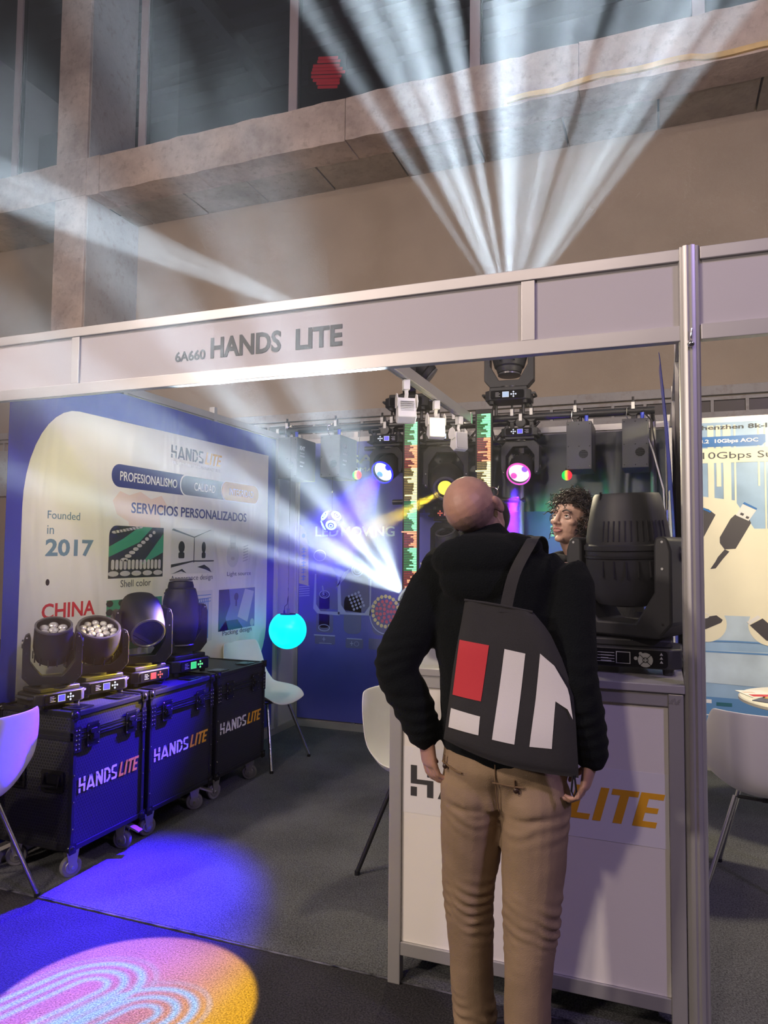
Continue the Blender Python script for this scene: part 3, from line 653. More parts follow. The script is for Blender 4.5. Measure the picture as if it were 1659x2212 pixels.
# a thicker puff of haze drifting between the hanging lamps
pf = bpy.data.materials.new('haze_puff'); pf.use_nodes = True; nt = pf.node_tree; nt.nodes.clear()
o_ = nt.nodes.new('ShaderNodeOutputMaterial'); vs = nt.nodes.new('ShaderNodeVolumeScatter'); tc = nt.nodes.new('ShaderNodeTexCoord')
mp = nt.nodes.new('ShaderNodeMapping'); mp.inputs['Location'].default_value = (1.45 / 1.15, -4.75 / .85, -1.65 / .80); mp.inputs['Scale'].default_value = (1 / 1.15, 1 / .85, 1 / .80)
gr = nt.nodes.new('ShaderNodeTexGradient'); gr.gradient_type = 'SPHERICAL'
no = nt.nodes.new('ShaderNodeTexNoise'); no.inputs['Scale'].default_value = 5.5; no.inputs['Detail'].default_value = 4; no.inputs['Distortion'].default_value = .8
nt.links.new(tc.outputs['Object'], mp.inputs[0]); nt.links.new(mp.outputs[0], gr.inputs[0]); nt.links.new(tc.outputs['Object'], no.inputs['Vector'])
m1 = nt.nodes.new('ShaderNodeMapRange'); m1.inputs[1].default_value = .35; m1.inputs[2].default_value = .70; m1.inputs[3].default_value = .25; m1.inputs[4].default_value = 1.6; nt.links.new(no.outputs[0], m1.inputs[0])
m2 = nt.nodes.new('ShaderNodeMapRange'); m2.interpolation_type = 'SMOOTHSTEP'; m2.inputs[1].default_value = 0; m2.inputs[2].default_value = .6; nt.links.new(gr.outputs['Fac'], m2.inputs[0])
m3 = nt.nodes.new('ShaderNodeMath'); m3.operation = 'MULTIPLY'; nt.links.new(m1.outputs[0], m3.inputs[0]); nt.links.new(m2.outputs[0], m3.inputs[1])
m4 = nt.nodes.new('ShaderNodeMath'); m4.operation = 'MULTIPLY'; m4.inputs[1].default_value = .07; nt.links.new(m3.outputs[0], m4.inputs[0]); nt.links.new(m4.outputs[0], vs.inputs['Density'])
vs.inputs['Anisotropy'].default_value = .1; nt.links.new(vs.outputs[0], o_.inputs['Volume'])
h = B().b2((-2.6, 3.9, .85), (-.30, 5.6, 2.45)).o('haze', pf, smooth=0)
tag(h, 'denser wisps of haze drifting between the hanging coloured lamps', 'haze', kind='stuff')

def beams(*specs):
    def f(p):
        for name, to, power, color, deg, blend, r, gobo in specs:
            spot(name, p, to, power, color, deg, blend, r, gobo)
    return f

# =================================================================== MOVING HEADS
def emi(name, c, s, base=(0.02, 0.02, 0.02)):
    return mat(name, base, 0.3, emit=s, ecol=c)
LCDB = emi('lcd_blue', (0.10, 0.08, 0.9), 1.2); LCDW = emi('lcd_pale', (0.55, 0.72, 1.0), 0.8); LCDG = emi('lcd_green', (0.05, 0.9, 0.3), 0.8)
LCDR = emi('lcd_red', (1, 0.05, 0.05), 0.9); BTNW = emi('button_white', (0.8, 0.85, 1.0), 0.9); BTNG = emi('button_green', (0.2, 1, 0.4), 0.9)
BTNR = emi('button_red', (1, 0.15, 0.08), 0.9); BTNX = mat('button_grey', (0.40, 0.41, 0.42), 0.5)
LENSG = mat('lens_glass', (0.78, 0.78, 0.74), 0.06, 0.6); LENSD = mat('dark_lens', (0.006, 0.007, 0.012), 0.03, coat=1.0, spec=0.8)
BEZEL = mat('lens_bezel_grey', (0.09, 0.09, 0.10), 0.3, 0.3)
LCOL = {'blue': [emi('led_white_blue', (0.70, 0.92, 1.0), 1.6), emi('led_pale_blue', (0.20, 0.55, 1.0), 1.0), emi('led_deep_blue', (0.03, 0.03, 1.0), 1.1)],
        'purple': [emi('led_white_pink', (1.0, 0.80, 1.0), 1.25), emi('led_magenta', (1.0, 0.10, 0.65), 1.0), emi('led_violet', (0.40, 0.15, 1.0), 1.0)],
        'yellow': [emi('led_yellow', (1.0, 0.82, 0.06), 1.8)] * 3, 'white': [emi('led_white', (0.9, 0.97, 1.0), 25)] * 3}

def moving_head(label, loc, rz, kind, pan=0, tilt=0, hang=False, s=1.0, lit=None, lcd=LCDB, btn=BTNW, bw=0.32, aw=0.33, body=BLK, dr=1.0, group=None, bh=0.095, rx=0, yl=.23, hr=None, beam=None):
    t = thing('moving_head_light', label, 'stage light', loc, (rx, PI if hang else 0, rz if not hang else -rz), group)
    t.scale = (s, s, s)
    dd = 0.235
    b = B(); z0 = 0.022
    b.prism([(-bw / 2, -dd / 2 + .03), (-bw / 2 + .035, -dd / 2), (bw / 2 - .035, -dd / 2), (bw / 2, -dd / 2 + .03), (bw / 2, dd / 2 - .03), (bw / 2 - .035, dd / 2), (-bw / 2 + .035, dd / 2), (-bw / 2, dd / 2 - .03)], z0, z0 + bh * .72)
    b.prism([(-bw / 2 + .03, -dd / 2 + .03), (bw / 2 - .03, -dd / 2 + .03), (bw / 2 - .03, dd / 2 - .03), (-bw / 2 + .03, dd / 2 - .03)], z0 + bh * .72, z0 + bh)
    base = b.o('base', body, t, bev=0.006)
    for x in (-1, 1):
        for y in (-1, 1):
            B().cyl((x * (bw / 2 - .045), y * (dd / 2 - .04), 0), (x * (bw / 2 - .045), y * (dd / 2 - .04), z0 + .004), .016, .02, 12).o('foot', RUBB if False else BLK2, t)
        b = B().tube([(x * (bw / 2 - .004), -.07, z0 + .045), (x * (bw / 2 + .022), -.06, z0 + .05), (x * (bw / 2 + .022), .06, z0 + .05), (x * (bw / 2 - .004), .07, z0 + .045)], .009)
        b.o('handle', BLK2, t)
    # control panel
    f = F((0, -dd / 2 - .001, z0 + bh * .36), (1, 0, 0), (0, 0, 1)); ph = bh * .30
    cp = B().prism(rrect(-bw / 2 + .045, -ph, bw / 2 - .045, ph, .012), -.004, .004, f).o('control_panel', GLOSS, t, smooth=0)
    decal('screen', [[(-.035, -.02), (.012, -.02), (.012, .02), (-.035, .02)]], BTNW if btn is BTNW else btn, cp, f, .0042, .0006)
    decal('screen', [[(-.032, -.0175), (.009, -.0175), (.009, .0175), (-.032, .0175)]], lcd, cp, f, .0052, .0006)
    for x, y in ((.045, 0), (.045, .016), (.045, -.016), (.029, 0), (.061, 0)):
        decal('button', [ell(x, y, .0062, .0062, 10)], btn, cp, f, .0045, .0015)
    for k in range(4):
        decal('marking', [[(-.085, -.014 + k * .009), (-.05 - (k % 2) * .01, -.014 + k * .009), (-.05 - (k % 2) * .01, -.0115 + k * .009), (-.085, -.0115 + k * .009)]], BTNX, cp, f, .0045)
    # yoke
    zt = z0 + bh + .008
    B().cyl((0, 0, z0 + bh - .004), (0, 0, zt + .004), .075, n=28).o('turntable', BLKM, t)
    y = bpy.data.objects.new('yoke', None); 
    a = aw / 2; tk = .042 if kind != 'big' else .06; dp = (.10 if kind != 'big' else .20) * dr
    out = [(-a + .045, 0), (a - .045, 0), (a, .05), (a, yl - .05), (a - .012, yl - .01), (a - .03, yl), (a - tk + .006, yl - .004), (a - tk, yl - .03), (a - tk, yl * .45), (a - tk - .035, yl * .28), (a - tk - .065, .050)]
    out += [(x * -1, z) for x, z in reversed(out[2:])]
    out = out[:2] + out[2:]
    yk = B().prism(out, -dp / 2, dp / 2, lambda u, v, w: (u, w, v)).o('yoke', body, t, smooth=30, bev=.008)
    yk.location = (0, 0, zt); yk.rotation_euler = (0, 0, pan)
    for x in (-1, 1):
        B().cyl((x * (a - .002), 0, yl - .06), (x * (a + .006), 0, yl - .06), .028, .024, 20).o('pivot_cap', BLKM, yk)
        for zz in (.05, yl - .11, yl - .02):
            B().cyl((x * (a - tk / 2), -dp / 2 - .001, zz), (x * (a - tk / 2), -dp / 2 + .004, zz), .0045, n=8).o('screw', BTNX if zz > .2 else BLKM, yk)
    hp = yl - .060; R = hr or (a - tk - .006)
    def head(b, name='head', m=body, **k):
        h = b.o(name, m, t, **k); h.location = (0, 0, zt + hp)
        h.rotation_euler = Euler((tilt, 0, pan), 'XYZ'); return h
    L = LCOL.get(lit)
    if kind in ('wash7', 'wash19'):
        r = R * (.92 if kind == 'wash7' else .97)
        top = .12 if kind == 'wash7' else .09
        b = B().lathe([(r * .30, -.125), (r * .62, -.12), (r * .86, -.10), (r * .95, -.05), (r, -.02), (r * (1.0 if kind != 'wash7' else .96), top - .02), (r * .93, top), (r * .86, top), (r * .84, top - .035), (.001, top - .036)], n=40, caps=False)
        h = head(b)
        B().lathe([(r * .955, top - .008), (r * .955, top + .003), (r * .85, top + .004), (r * .85, top - .004)], n=40, caps=False).o('lens_rim', L[1] if (lit == 'purple') else (BEZEL if not lit else L[2]), h)
        for k in range(14):   # cooling slots
            ang = 2 * PI * k / 14
            B().box((r * .985 * math.cos(ang), r * .985 * math.sin(ang), -.075), (.006, .006, .05), Euler((0, 0, ang))).o('fin', BLKM, h, smooth=0)
        rings_ = [(0, 1), (r * .54, 6)] if kind == 'wash7' else [(0, 1), (r * .36, 6), (r * .70, 12)]
        lr = r * (.25 if kind == 'wash7' else .165)
        for q, n_ in rings_:
            for k in range(n_):
                ang = 2 * PI * (k + .5 * (n_ == 6)) / n_
                c = (q * math.cos(ang), q * math.sin(ang), top - .034)
                mm = LENSG if not lit else (L[0] if (k * 7 + n_) % 3 else L[1 + (k % 2)])
                B().lathe([(lr, 0), (lr * .98, .006), (lr * .75, .013), (lr * .3, .017), (.001, .018)], c, 16, caps=False).o('lens', mm, h)
        if lit:
            B().cyl((0, 0, top - .036), (0, 0, top - .0335), r * .83, n=36).o('lens_plate', L[0] if lit == 'blue' else L[0], h)
    elif kind == 'hood':   # squarish hood with one big slanted glass
        R_ = R * .97; rings = []
        for z, sq, k in ((-.15, .55, .62), (-.13, .45, .86), (-.06, .35, 1.0), (.02, .2, 1.0), (.12, .05, .90), (.165, 0, .80)):
            ring = []
            for i in range(36):
                th = 2 * PI * i / 36; c_, s_ = math.cos(th), math.sin(th)
                e = 1 / max(abs(c_), abs(s_)) ; q = R_ * k * ((1 - sq) + sq * min(e, 1.22))
                ring.append((q * c_, q * s_, z))
            rings.append(ring)
        h = head(B().rings(rings, True, True))
        B().lathe([(R_ * .80, .160), (R_ * .83, .172), (R_ * .76, .176), (R_ * .72, .166)], n=40, caps=False).o('lens_rim', BEZEL, h)
        B().cyl((0, 0, .164), (0, 0, .1665), R_ * .75, n=36).o('lens', L[0] if lit else LENSD, h)
        f2 = F((0, -R_ * .99, -.01), (1, 0, 0), (0, 0, 1))
        for sgn in (-1, 1):
            B().tube([(sgn * .03, -R_ * 1.0, -.10), (sgn * .05, -R_ * 1.02, -.04), (sgn * .075, -R_ * .96, .04), (sgn * .07, -R_ * .9, .09)], .004, 6).o('ridge', body, h)
        B().tube([(-.03, -R_ * 1.0, -.10), (.03, -R_ * 1.0, -.10)], .004, 6).o('ridge', body, h)
    elif kind in ('profile', 'spotlens'):
        k = R / .115
        prof = [(.04 * k, -.20), (.075 * k, -.195), (.082 * k, -.17), (.082 * k, -.158), (.095 * k, -.15), (.112 * k, -.08), (.115 * k, 0), (.11 * k, .08), (.095 * k, .15), (.08 * k, .18), (.075 * k, .185), (.07 * k, .17), (.001, .169)]
        h = head(B().lathe(prof, n=36, caps=False), bev=0)
        B().lathe([(.060 * k, -.205), (.072 * k, -.2), (.072 * k, -.212), (.055 * k, -.214)], n=32).o('rear_ring', BEZEL, h)
        B().cyl((0, 0, .172), (0, 0, .1745), .068 * k if kind == 'profile' else .05 * k, n=32).o('lens', L[0] if lit else LENSD, h)
        B().lathe([(.078 * k, .18), (.084 * k, .188), (.07 * k, .192), (.066 * k, .18)], n=32, caps=False).o('lens_rim', BEZEL, h)
        for sgn in (-1, 1): B().cyl((sgn * .05, -.1 * k, -.13), (sgn * .05, -.112 * k, -.125), .006, n=10).o('screw', BLKM, h)
    elif kind == 'big':
        k = R / .115
        prof = [(.05 * k, -.185), (.088 * k, -.175), (.112 * k, -.13), (.118 * k, -.05), (.119 * k, .012), (.1225 * k, .016), (.1225 * k, .032), (.117 * k, .037), (.112 * k, .09), (.103 * k, .15), (.093 * k, .205), (.088 * k, .215), (.082 * k, .207), (.078 * k, .16), (.001, .159)]
        h = head(B().lathe(prof, n=48, caps=False, sx=1.0, sy=1.05))
        for i in range(13):
            ang = -PI * .55 + i * PI * .52 / 12; c_, s_ = math.cos(ang), math.sin(ang)
            B().tube([((.114 * k + .002) * c_, (.114 * k + .002) * s_ * 1.05, .048), (.109 * k * c_, .109 * k * s_ * 1.05, .118)], .003, 6).o('fin', BLKM, h)
            if i % 2 == 0: B().tube([(.1225 * k * c_, .1225 * k * s_ * 1.05, -.075), (.119 * k * c_, .119 * k * s_ * 1.05, -.02)], .0035, 6).o('fin', BLKM, h)
        B().lathe([(.1185 * k, -.015), (.1215 * k, -.012), (.1215 * k, -.004), (.1185 * k, .0)], n=48, sy=1.05, caps=False).o('band', BLKM, h)
        B().cyl((0, 0, .161), (0, 0, .166), .068 * k, n=32).o('lens', LENSD, h)
        B().box((-.035 * k, -.086 * k * 1.05, .205), (.006, .006, .03)).o('notch', GLOSS, h, smooth=0)
    if beam:   # the lamp's own light leaves through its lens
        WM = Matrix.LocRotScale(Vector(loc), t.rotation_euler, Vector((s, s, s))) @ Matrix.Translation((0, 0, zt + hp)) @ Euler((tilt, 0, pan), 'XYZ').to_matrix().to_4x4()
        beam(WM @ Vector((0, 0, .215 if 'wash' not in kind else top + .02)))
    return t

CT = 0.772    # top of the flight cases
def dface(dx, dy): return math.atan2(dx, -dy)   # rotation about Z that turns the local -Y face towards (dx, dy)
moving_head('small black wash light with seven clear lenses, leftmost on the flight cases', (-2.72, 2.70, CT), dface(1, -.22), 'wash7', -.55, 0.42, s=.80, aw=.325, yl=.30, hr=.119)
moving_head('black wash light with nineteen clear lenses, second from left on the flight cases', (-2.73, 3.00, CT), dface(1, -.22), 'wash19', -.38, 0.50, s=.86, aw=.355, yl=.255, hr=.134)
moving_head('hooded black moving head bowing its big dark glass forward, with a red lit panel', (-2.72, 3.335, CT), dface(1, -.12), 'hood', -.50, 2.10, s=.88, lcd=LCDR, btn=BTNR, aw=.365, yl=.345, hr=.132)
moving_head('tall barrel shaped moving head with a green lit panel, rightmost on the flight cases', (-2.73, 3.70, CT), dface(1, -.12), 'profile', -.30, 3.1, lcd=LCDG, btn=BTNG, aw=.315, yl=.29, hr=.108)

# the big one on the counter
bigt = moving_head('large dark grey moving head standing on the counter beside the fluted post', (-0.105, 2.74, 1.105), dface(-.03, -1), 'big', -0.36, 0.05, lcd=GLOSS, btn=BTNX, bw=.35, aw=.385, body=BLK2, bh=.095, yl=.345, hr=.142)
# badge plate on its left arm
b = B().prism(rrect(-.0175, -.024, .0175, .024, .007), 0, .002, F((-.196, -.058, .335), (math.cos(-.28), math.sin(-.28), 0), (0, 0, 1)))
pl = b.o('badge', mat('badge_silver', (0.42, 0.41, 0.40), 0.35, 0.6, var=0.3, vscale=200), bigt, smooth=0)
dl = decal('control_dial', [ell(.06, .052, .024, .024, 24)], BTNX, bigt, lambda a, c, w: Vector((a, -.1235 - w, c)), .0, .003)
for k in range(4):
    c_, s_ = math.cos(k * PI / 2 + PI / 4), math.sin(k * PI / 2 + PI / 4)
    B().box((.06 + .014 * c_, -.1268, .052 + .014 * s_), (.022, .001, .002), Euler((0, -(k * PI / 2 + PI / 4), 0))).o('dial_groove', GLOSS, bigt, smooth=0)
decal('marking', ring2(.06, .052, .0095, .0095, .002, 16), GLOSS, bigt, lambda a, c, w: Vector((a, -.1268 - w, c)), .0, .0008)
decal('marking', [[(.105, .07 - k * .013), (.116, .07 - k * .013), (.1105, .079 - k * .013)] for k in range(3)] + [[(-.10, .04 + k * .01), (-.04, .04 + k * .01), (-.04, .042 + k * .01), (-.10, .042 + k * .01)] for k in range(4)], BTNX, bigt, lambda a, c, w: Vector((a, -.1235 - w, c)), .001, .0008)
B().b2((.02, -.02, .205), (.05, -.019, .222)).o('care_label', WINK, bigt, smooth=0)

# =================================================================== FLIGHT CASES
HEX = voro('honeycomb_black_laminate', (0.030, 0.030, 0.034), (0.012, 0.012, 0.014), 62, 0.38)
EDGE = mat('black_anodised_edge', (0.028, 0.028, 0.032), 0.30, 0.5, bump=0.03, bscale=20)
HARD = mat('black_steel_hardware', (0.035, 0.034, 0.036), 0.25, 0.7)
def caster(t, x, y, turn, brake):
    c = bpy.data.objects.new('caster', None)
    w_ = B().cyl((0, -.014, 0), (0, .014, 0), .048, n=28)
    fk = B().b2((-.035, -.030, .083), (.035, .030, .087))
    for s_ in (-1, 1):
        fk.prism([(-.030, .085), (.030, .085), (.014, -.012), (-.012, -.012)], s_ * .020, s_ * .024, lambda u, v, q: (u + .0, q, v))
    o = fk.o('caster', STEEL, t, smooth=0); o.location = (x, y, .0505); o.rotation_euler = (0, 0, turn)
    w_.o('wheel', RUBB, o, bev=.006)
    B().cyl((0, -.017, 0), (0, .017, 0), .030, n=20).o('hub', STEEL, o, bev=.003)
    B().cyl((0, -.029, 0), (0, .029, 0), .008, n=10).o('axle', CHROME, o)
    B().lathe([(.024, .0), (.024, .01), (.012, .012)], (0, 0, .070), 16).o('swivel', STEEL, o)
    if brake:
        B().prism([(.03, .07), (.10, .045), (.105, .052), (.03, .082)], -.018, .018, lambda u, v, q: (u, q, v)).o('brake_lever', STEEL, o, smooth=0)
def flight_case(label, y0, y1, x=-2.5, D=.46, br=(0, 1)):
    W = y1 - y0; zb, zl, zt = .145, .655, .768
    t = thing('flight_case', label, 'flight case', (x, y0, 0), group=None)
    B().b2((-D, 0.006, zb + .01), (-.006, W - .006, zl)).o('body', HEX, t, smooth=0)
    lid = B().b2((-D, 0.006, zl + .004), (-.006, W - .006, zt - .004)).o('lid', HEX, t, smooth=0)
    e = .022
    def edge(p, a, c, par=t): B().b2(a, c, .003).o('edging', EDGE, par, smooth=0)
    for xx in (-D - .004, -e):
        for yy in (0, W - e):
            edge(0, (xx, yy, zb), (xx + e + .004 * 0, yy + e, zl)); edge(0, (xx, yy, zl), (xx + e, yy + e, zt), lid)
    for yy in (0, W - e):
        for zz in (zb, zl - .02): edge(0, (-D, yy, zz), (0.001, yy + e, zz + e))
        for zz in (zl, zt - e): edge(0, (-D, yy, zz), (0.001, yy + e, zz + e + .001), lid)
    for xx in (-D - .003, -e):
        for zz in (zb, zl - .02): edge(0, (xx, 0, zz), (xx + e + .0015, W, zz + e))
        for zz in (zl, zt - e): edge(0, (xx, 0, zz), (xx + e + .0015, W, zz + e + .001), lid)
    for zz in (zl - .016, zl + .012, zl + .022, zl - .004):
        B().b2((.001, .02, zz), (.0035, W - .02, zz + .003)).o('groove_line', HARD, t, smooth=0)
    B().b2((-D + .01, .02, zb - .012), (-.03, W - .02, zb)).o('base_board', BLK, t, smooth=0)
    # ball corners and braces with rivets
    for yy in (.012, W - .012):
        for zz, par in ((zb + .012, t), (zt - .012, lid)):
            for xx in (-.010, -D + .01):
                bc_ = B().sph((xx, yy, zz), .021, n=14).o('ball_corner', HARD, par)
                if xx > -.1:
                    B().prism(rrect(yy - .022, zz - .022, yy + .022, zz + .022, .006), .000, .0035, lambda u, v, q: (q + .001, u, v)).o('plate', HARD, bc_, smooth=0)
        g = B().prism(rrect(yy - .022 if yy > .1 else -.0, zl - .07, yy + .012 if yy > .1 else .044, zl + .045, .004), .0, .003, lambda u, v, q: (q + .0012, u, v)).o('corner_brace', HARD, t, smooth=0)
        b = B()
        for kx in range(2):
            for kz in range(5):
                b.sph((.0055, (yy - .012 if yy > .1 else .012) + kx * .018, zl - .055 + kz * .021), .0036, (.6, 1, 1), 8)
        for kz in range(4):
            b.sph((.0012, yy, zb + .10 + kz * .12), .0035, (.6, 1, 1), 8)
        r_ = b.o('rivets', CHROME, t); r_['kind'] = 'stuff'
    # butterfly latches in dished plates
    for cy in (W * .24, W * .77):
        lp = B().prism(rrect(cy - .040, zl - .060, cy + .040, zl + .050, .012), .0, .004, lambda u, v, q: (q + .002, u, v)).o('latch', HARD, t, smooth=0)
        B().prism(rrect(cy - .030, zl - .048, cy + .030, zl + .038, .008), .0, .001, lambda u, v, q: (q + .0062, u, v)).o('dish', GLOSS, lp, smooth=0)
        B().prism([(cy - .022, zl - .03), (cy + .022, zl - .03), (cy + .026, zl - .012), (cy + .008, zl - .002), (cy + .026, zl + .008), (cy + .018, zl + .022), (cy - .018, zl + .022), (cy - .026, zl + .008), (cy - .008, zl - .002), (cy - .026, zl - .012)], .007, .012, lambda u, v, q: (q, u, v)).o('butterfly', HARD, lp, bev=.0015)
        B().cyl((.008, cy, zl - .008), (.016, cy, zl - .008), .010, n=12).o('boss', HARD, lp)
        b = B()
        for sy in (-1, 1):
            for sz in (-1, 0, 1): b.sph((.007, cy + sy * .034, zl - .005 + sz * .045), .0032, (.6, 1, 1), 8)
        b.o('rivets', CHROME, lp)['kind'] = 'stuff'
    # recessed handle on the near side
    for cx in (-D * .25, -D * .75):
        hp_ = B().prism(rrect(cx - .065, .40, cx + .065, .50, .01), .0, .004, lambda u, v, q: (u, -q - .0005, v)).o('side_handle', HARD, t, smooth=0)
        B().prism(rrect(cx - .05, .415, cx + .05, .485, .008), .0, .001, lambda u, v, q: (u, -q - .0045, v)).o('dish', GLOSS, hp_, smooth=0)
        B().tube([(cx - .045, -.006, .478), (cx - .045, -.018, .43), (cx + .045, -.018, .43), (cx + .045, -.006, .478)], .006, 8).o('grip', RUBB if False else HARD, hp_)
    # dished lid plates that take the wheels of a stacked case
    for yy in (W * .22, W * .78):
        B().prism(rrect(-.13, yy - .055, -.03, yy + .055, .012), 0, .003, lambda u, v, q: (u, v, zt + q)).o('wheel_dish', HARD, lid, smooth=0)
        B().prism(rrect(-.115, yy - .04, -.045, yy + .04, .03), 0, .001, lambda u, v, q: (u, v, zt + .003 + q)).o('dish', GLOSS, lid, smooth=0)
    k = 0
    for xx in (-.06, -D + .07):
        for yy in (.07, W - .08):
            caster(t, xx, yy, rnd.uniform(-.5, .9) + (.5 if xx > -.1 else 0), xx > -.1 and br[k % 2]); k += 1
    logo(.045, .395, .068, WINK, YINK, t, lambda a, c, w: Vector((w, a, c)), -.0045, .001, wd=W - .085)
    return t
flight_case('nearest black flight case with silver lettering, washed in blue light', 2.62, 3.115, br=(0, 1))
flight_case('middle black flight case of the row, under the hooded moving head', 3.15, 3.72, br=(0, 1))
flight_case('farthest black flight case, next to the white chair by the left wall', 3.765, 4.33, br=(0, 0))

# =================================================================== COUNTER
ct = thing('counter', 'white reception counter with aluminium frame and the printed logo sheet', 'counter', (-0.913, 2.47, 0))
CW = .978; CD = .50
for x in (0, CW - .045):
    for y in (0, CD - .04):
        B().b2((x, y, 0), (x + .045, y + .04, 1.075), .003).o('frame_post', ALU, ct, smooth=0)
for z0, z1 in ((.10, .145), (1.035, 1.077)):
    for y in (.003, CD - .037): B().b2((.045, y, z0), (CW - .045, y + .034, z1), .002).o('rail', ALU, ct, smooth=0)
    for x in (.004, CW - .038): B().b2((x, .04, z0), (x + .034, CD - .04, z1), .002).o('rail', ALU, ct, smooth=0)
CPAN = mat('counter_laminate', (0.80, 0.77, 0.72), 0.5, var=0.03, vscale=2, bump=0.03, bscale=250)
B().b2((.046, .012, .146), (CW - .046, .018, 1.034)).o('front_panel', CPAN, ct, smooth=0)
for x in (.014, CW - .02): B().b2((x, .041, .146), (x + .006, CD - .041, 1.034)).o('side_panel', CPAN, ct, smooth=0)
B().b2((.041, .05, .50), (CW - .041, CD - .05, .515)).o('shelf', CPAN, ct, smooth=0)
B().b2((-.008, -.006, 1.078), (CW + .004, CD + .01, 1.104), .003).o('counter_top', mat('counter_top_grey', (0.42, 0.41, 0.42), 0.25, 0.15), ct, smooth=0)
gf = lambda a, c, w: Vector((a + .913, .0118 - w, c))
decal('poster_sheet', [[(-.866, .592), (.019, .592), (.019, .822), (-.866, .822)]], mat('poster_paper', (0.78, 0.77, 0.78), 0.28), ct, gf, .0002, .0006)
logo(-.835, .652, .107, mat('charcoal_ink', (0.05, 0.05, 0.052), 0.4), YINK, ct, gf, .0010, .0006, wd=.843)
sf = lambda a, c, w: Vector((a, -.0005 - w, c))
decal('scuff', [[(CW - .044 + dx, 1.045 + dz), (CW - .04 + dx, 1.048 + dz), (CW - .038 + dx, 1.06 + dz), (CW - .043 + dx, 1.055 + dz)] for dx, dz in ((.005, 0), (.014, .006), (.022, -.003), (.03, .004))] + [[(CW - .044 + i * .009, 1.046), (CW - .0395 + i * .009, 1.044), (CW - .041 + i * .009, 1.062)] for i in range(4)], ALUD, ct, sf, .0003, .0004)
t = thing('card_holder', 'small black card holder lying on the counter, seen inside the bent arm', 'holder', (-.70, 2.78, 1.104), (0, 0, .3))
B().b2((-.035, -.02, 0), (.035, .03, .006)).o('base', GLOSS, t, smooth=0)
B().prism([(-.03, .006), (.03, .006), (.03, .03), (-.03, .035)], .012, .018, lambda u, v, q: (u, q, v)).o('back', GLOSS, t, smooth=0)
B().prism([(-.03, .006), (.02, .006), (.03, .016), (-.03, .014)], -.014, -.010, lambda u, v, q: (u, q, v)).o('lip', GLOSS, t, smooth=0)
B().tube([(.0, .0, .03), (.03, -.01, .045), (.06, -.03, .05)], .0025).o('pen', BLK, t)

# =================================================================== CHAIRS
def chair(label, loc, rz, shell=WHITE, legm=CHROME, group=None, h=1.0):
    t = thing('shell_chair', label, 'chair', loc, (0, 0, rz), group)
    prof = [(-.235, .425, .175), (-.22, .440, .195), (-.16, .448, .215), (-.06, .445, .225), (.05, .440, .228), (.12, .45, .228), (.17, .475, .23), (.205, .53, .238), (.225, .60, .242), (.245, .68, .235), (.262, .76, .222), (.272, .81, .205), (.277, .835, .19)]
    N = 16; R = []
    for i, (y, z, hw) in enumerate(prof):
        fz = max(0, 1 - i / 6); fb = max(0, (i - 4) / 8)
        r = []
        for k in range(N + 1):
            u = -1 + 2 * k / N; a = abs(u) ** 2.4
            side = math.sin(min(1, max(0, (i - 1) / 7)) * PI)
            r.append((u * hw, y - a * (.085 * (fb > 0) * min(1, fb * 3) * (1 - .3 * fb)) - a * .04 * side, z + a * (.030 * fz + .075 * side)))
        R.append(r)
    b = B(); b.rings(R, False, False)
    o = b.o('shell', shell, t, smooth=70)
    k = o.modifiers.new('t', 'SOLIDIFY'); k.thickness = .007; k.offset = 0
    k = o.modifiers.new('s', 'SUBSURF'); k.levels = 2; k.render_levels = 2
    cr = B().b2((-.11, -.12, .425), (.11, -.09, .432)).b2((-.11, .07, .425), (.11, .10, .432)).b2((-.012, -.10, .42), (.012, .09, .427))
    cr.o('cross_brace', BLKM, t, smooth=0)
    for sx_ in (-1, 1):
        for sy_ in (-1, 1):
            a = (sx_ * .12, -.02 + sy_ * .10, .428); c = (sx_ * .235, -.02 + sy_ * .225, .012)
            lg = B().tube([a, c], .011, 12).o('leg', legm, t)
            B().cyl((c[0], c[1], .0), (c[0] * 1.0, c[1], .018), .013, n=12).o('glide', BLK, lg)
    return t
chair('white shell chair at the left edge of the photo, glowing violet', (-2.755, 2.255, 0), -PI / 2)
chair('white shell chair behind the farthest flight case, facing into the stand', (-2.70, 4.66, .006), PI / 2 - .1)
chair('white shell chair just behind the counter, left of the standing man', (-1.07, 3.36, .006), 1.25, legm=BLKM)
chair('white shell chair with its back to us in the stand on the right', (0.44, 3.72, .006), -.2 + PI)
chair('white shell chair half hidden behind the bent elbow of the bald man', (-.98, 4.75, .006), PI * .9)

# =================================================================== NEIGHBOUR'S TABLE
TX, TY = .80, 4.50
t = thing('bistro_table', 'round white table with chrome foot in the stand on the right', 'table', (TX, TY, .006))
B().lathe([(.01, .708), (.385, .708), (.40, .714), (.40, .728), (.393, .734), (.01, .734)], n=48).o('table_top', mat('cream_table', (0.78, 0.76, 0.68), 0.35), t)
B().cyl((0, 0, .03), (0, 0, .708), .028, n=20).o('column', CHROME, t)
B().lathe([(.22, 0), (.225, .004), (.17, .014), (.06, .024), (.03, .05)], n=40).o('foot', CHROME, t)
TZ = .006 + .734
def leaf(label, x, y, rz, w_, h_, m, marks=()):
    t = thing('brochure', label, 'brochure', (x, y, TZ + .001), (0, 0, rz))
    B().b2((-w_ / 2, -h_ / 2, 0), (w_ / 2, h_ / 2, .003)).o('cover', m, t, smooth=0)
    for a, c, d, e, mm in marks: B().b2((a, c, .003), (d, e, .0036)).o('print', mm, t, smooth=0)
leaf('cream brochure lying nearest the left rim of the round table', .50, 4.55, .35, .15, .21, WINK, ((-.06, .02, .0, .06, PINKI), (-.06, -.08, .06, -.02, REDI)))
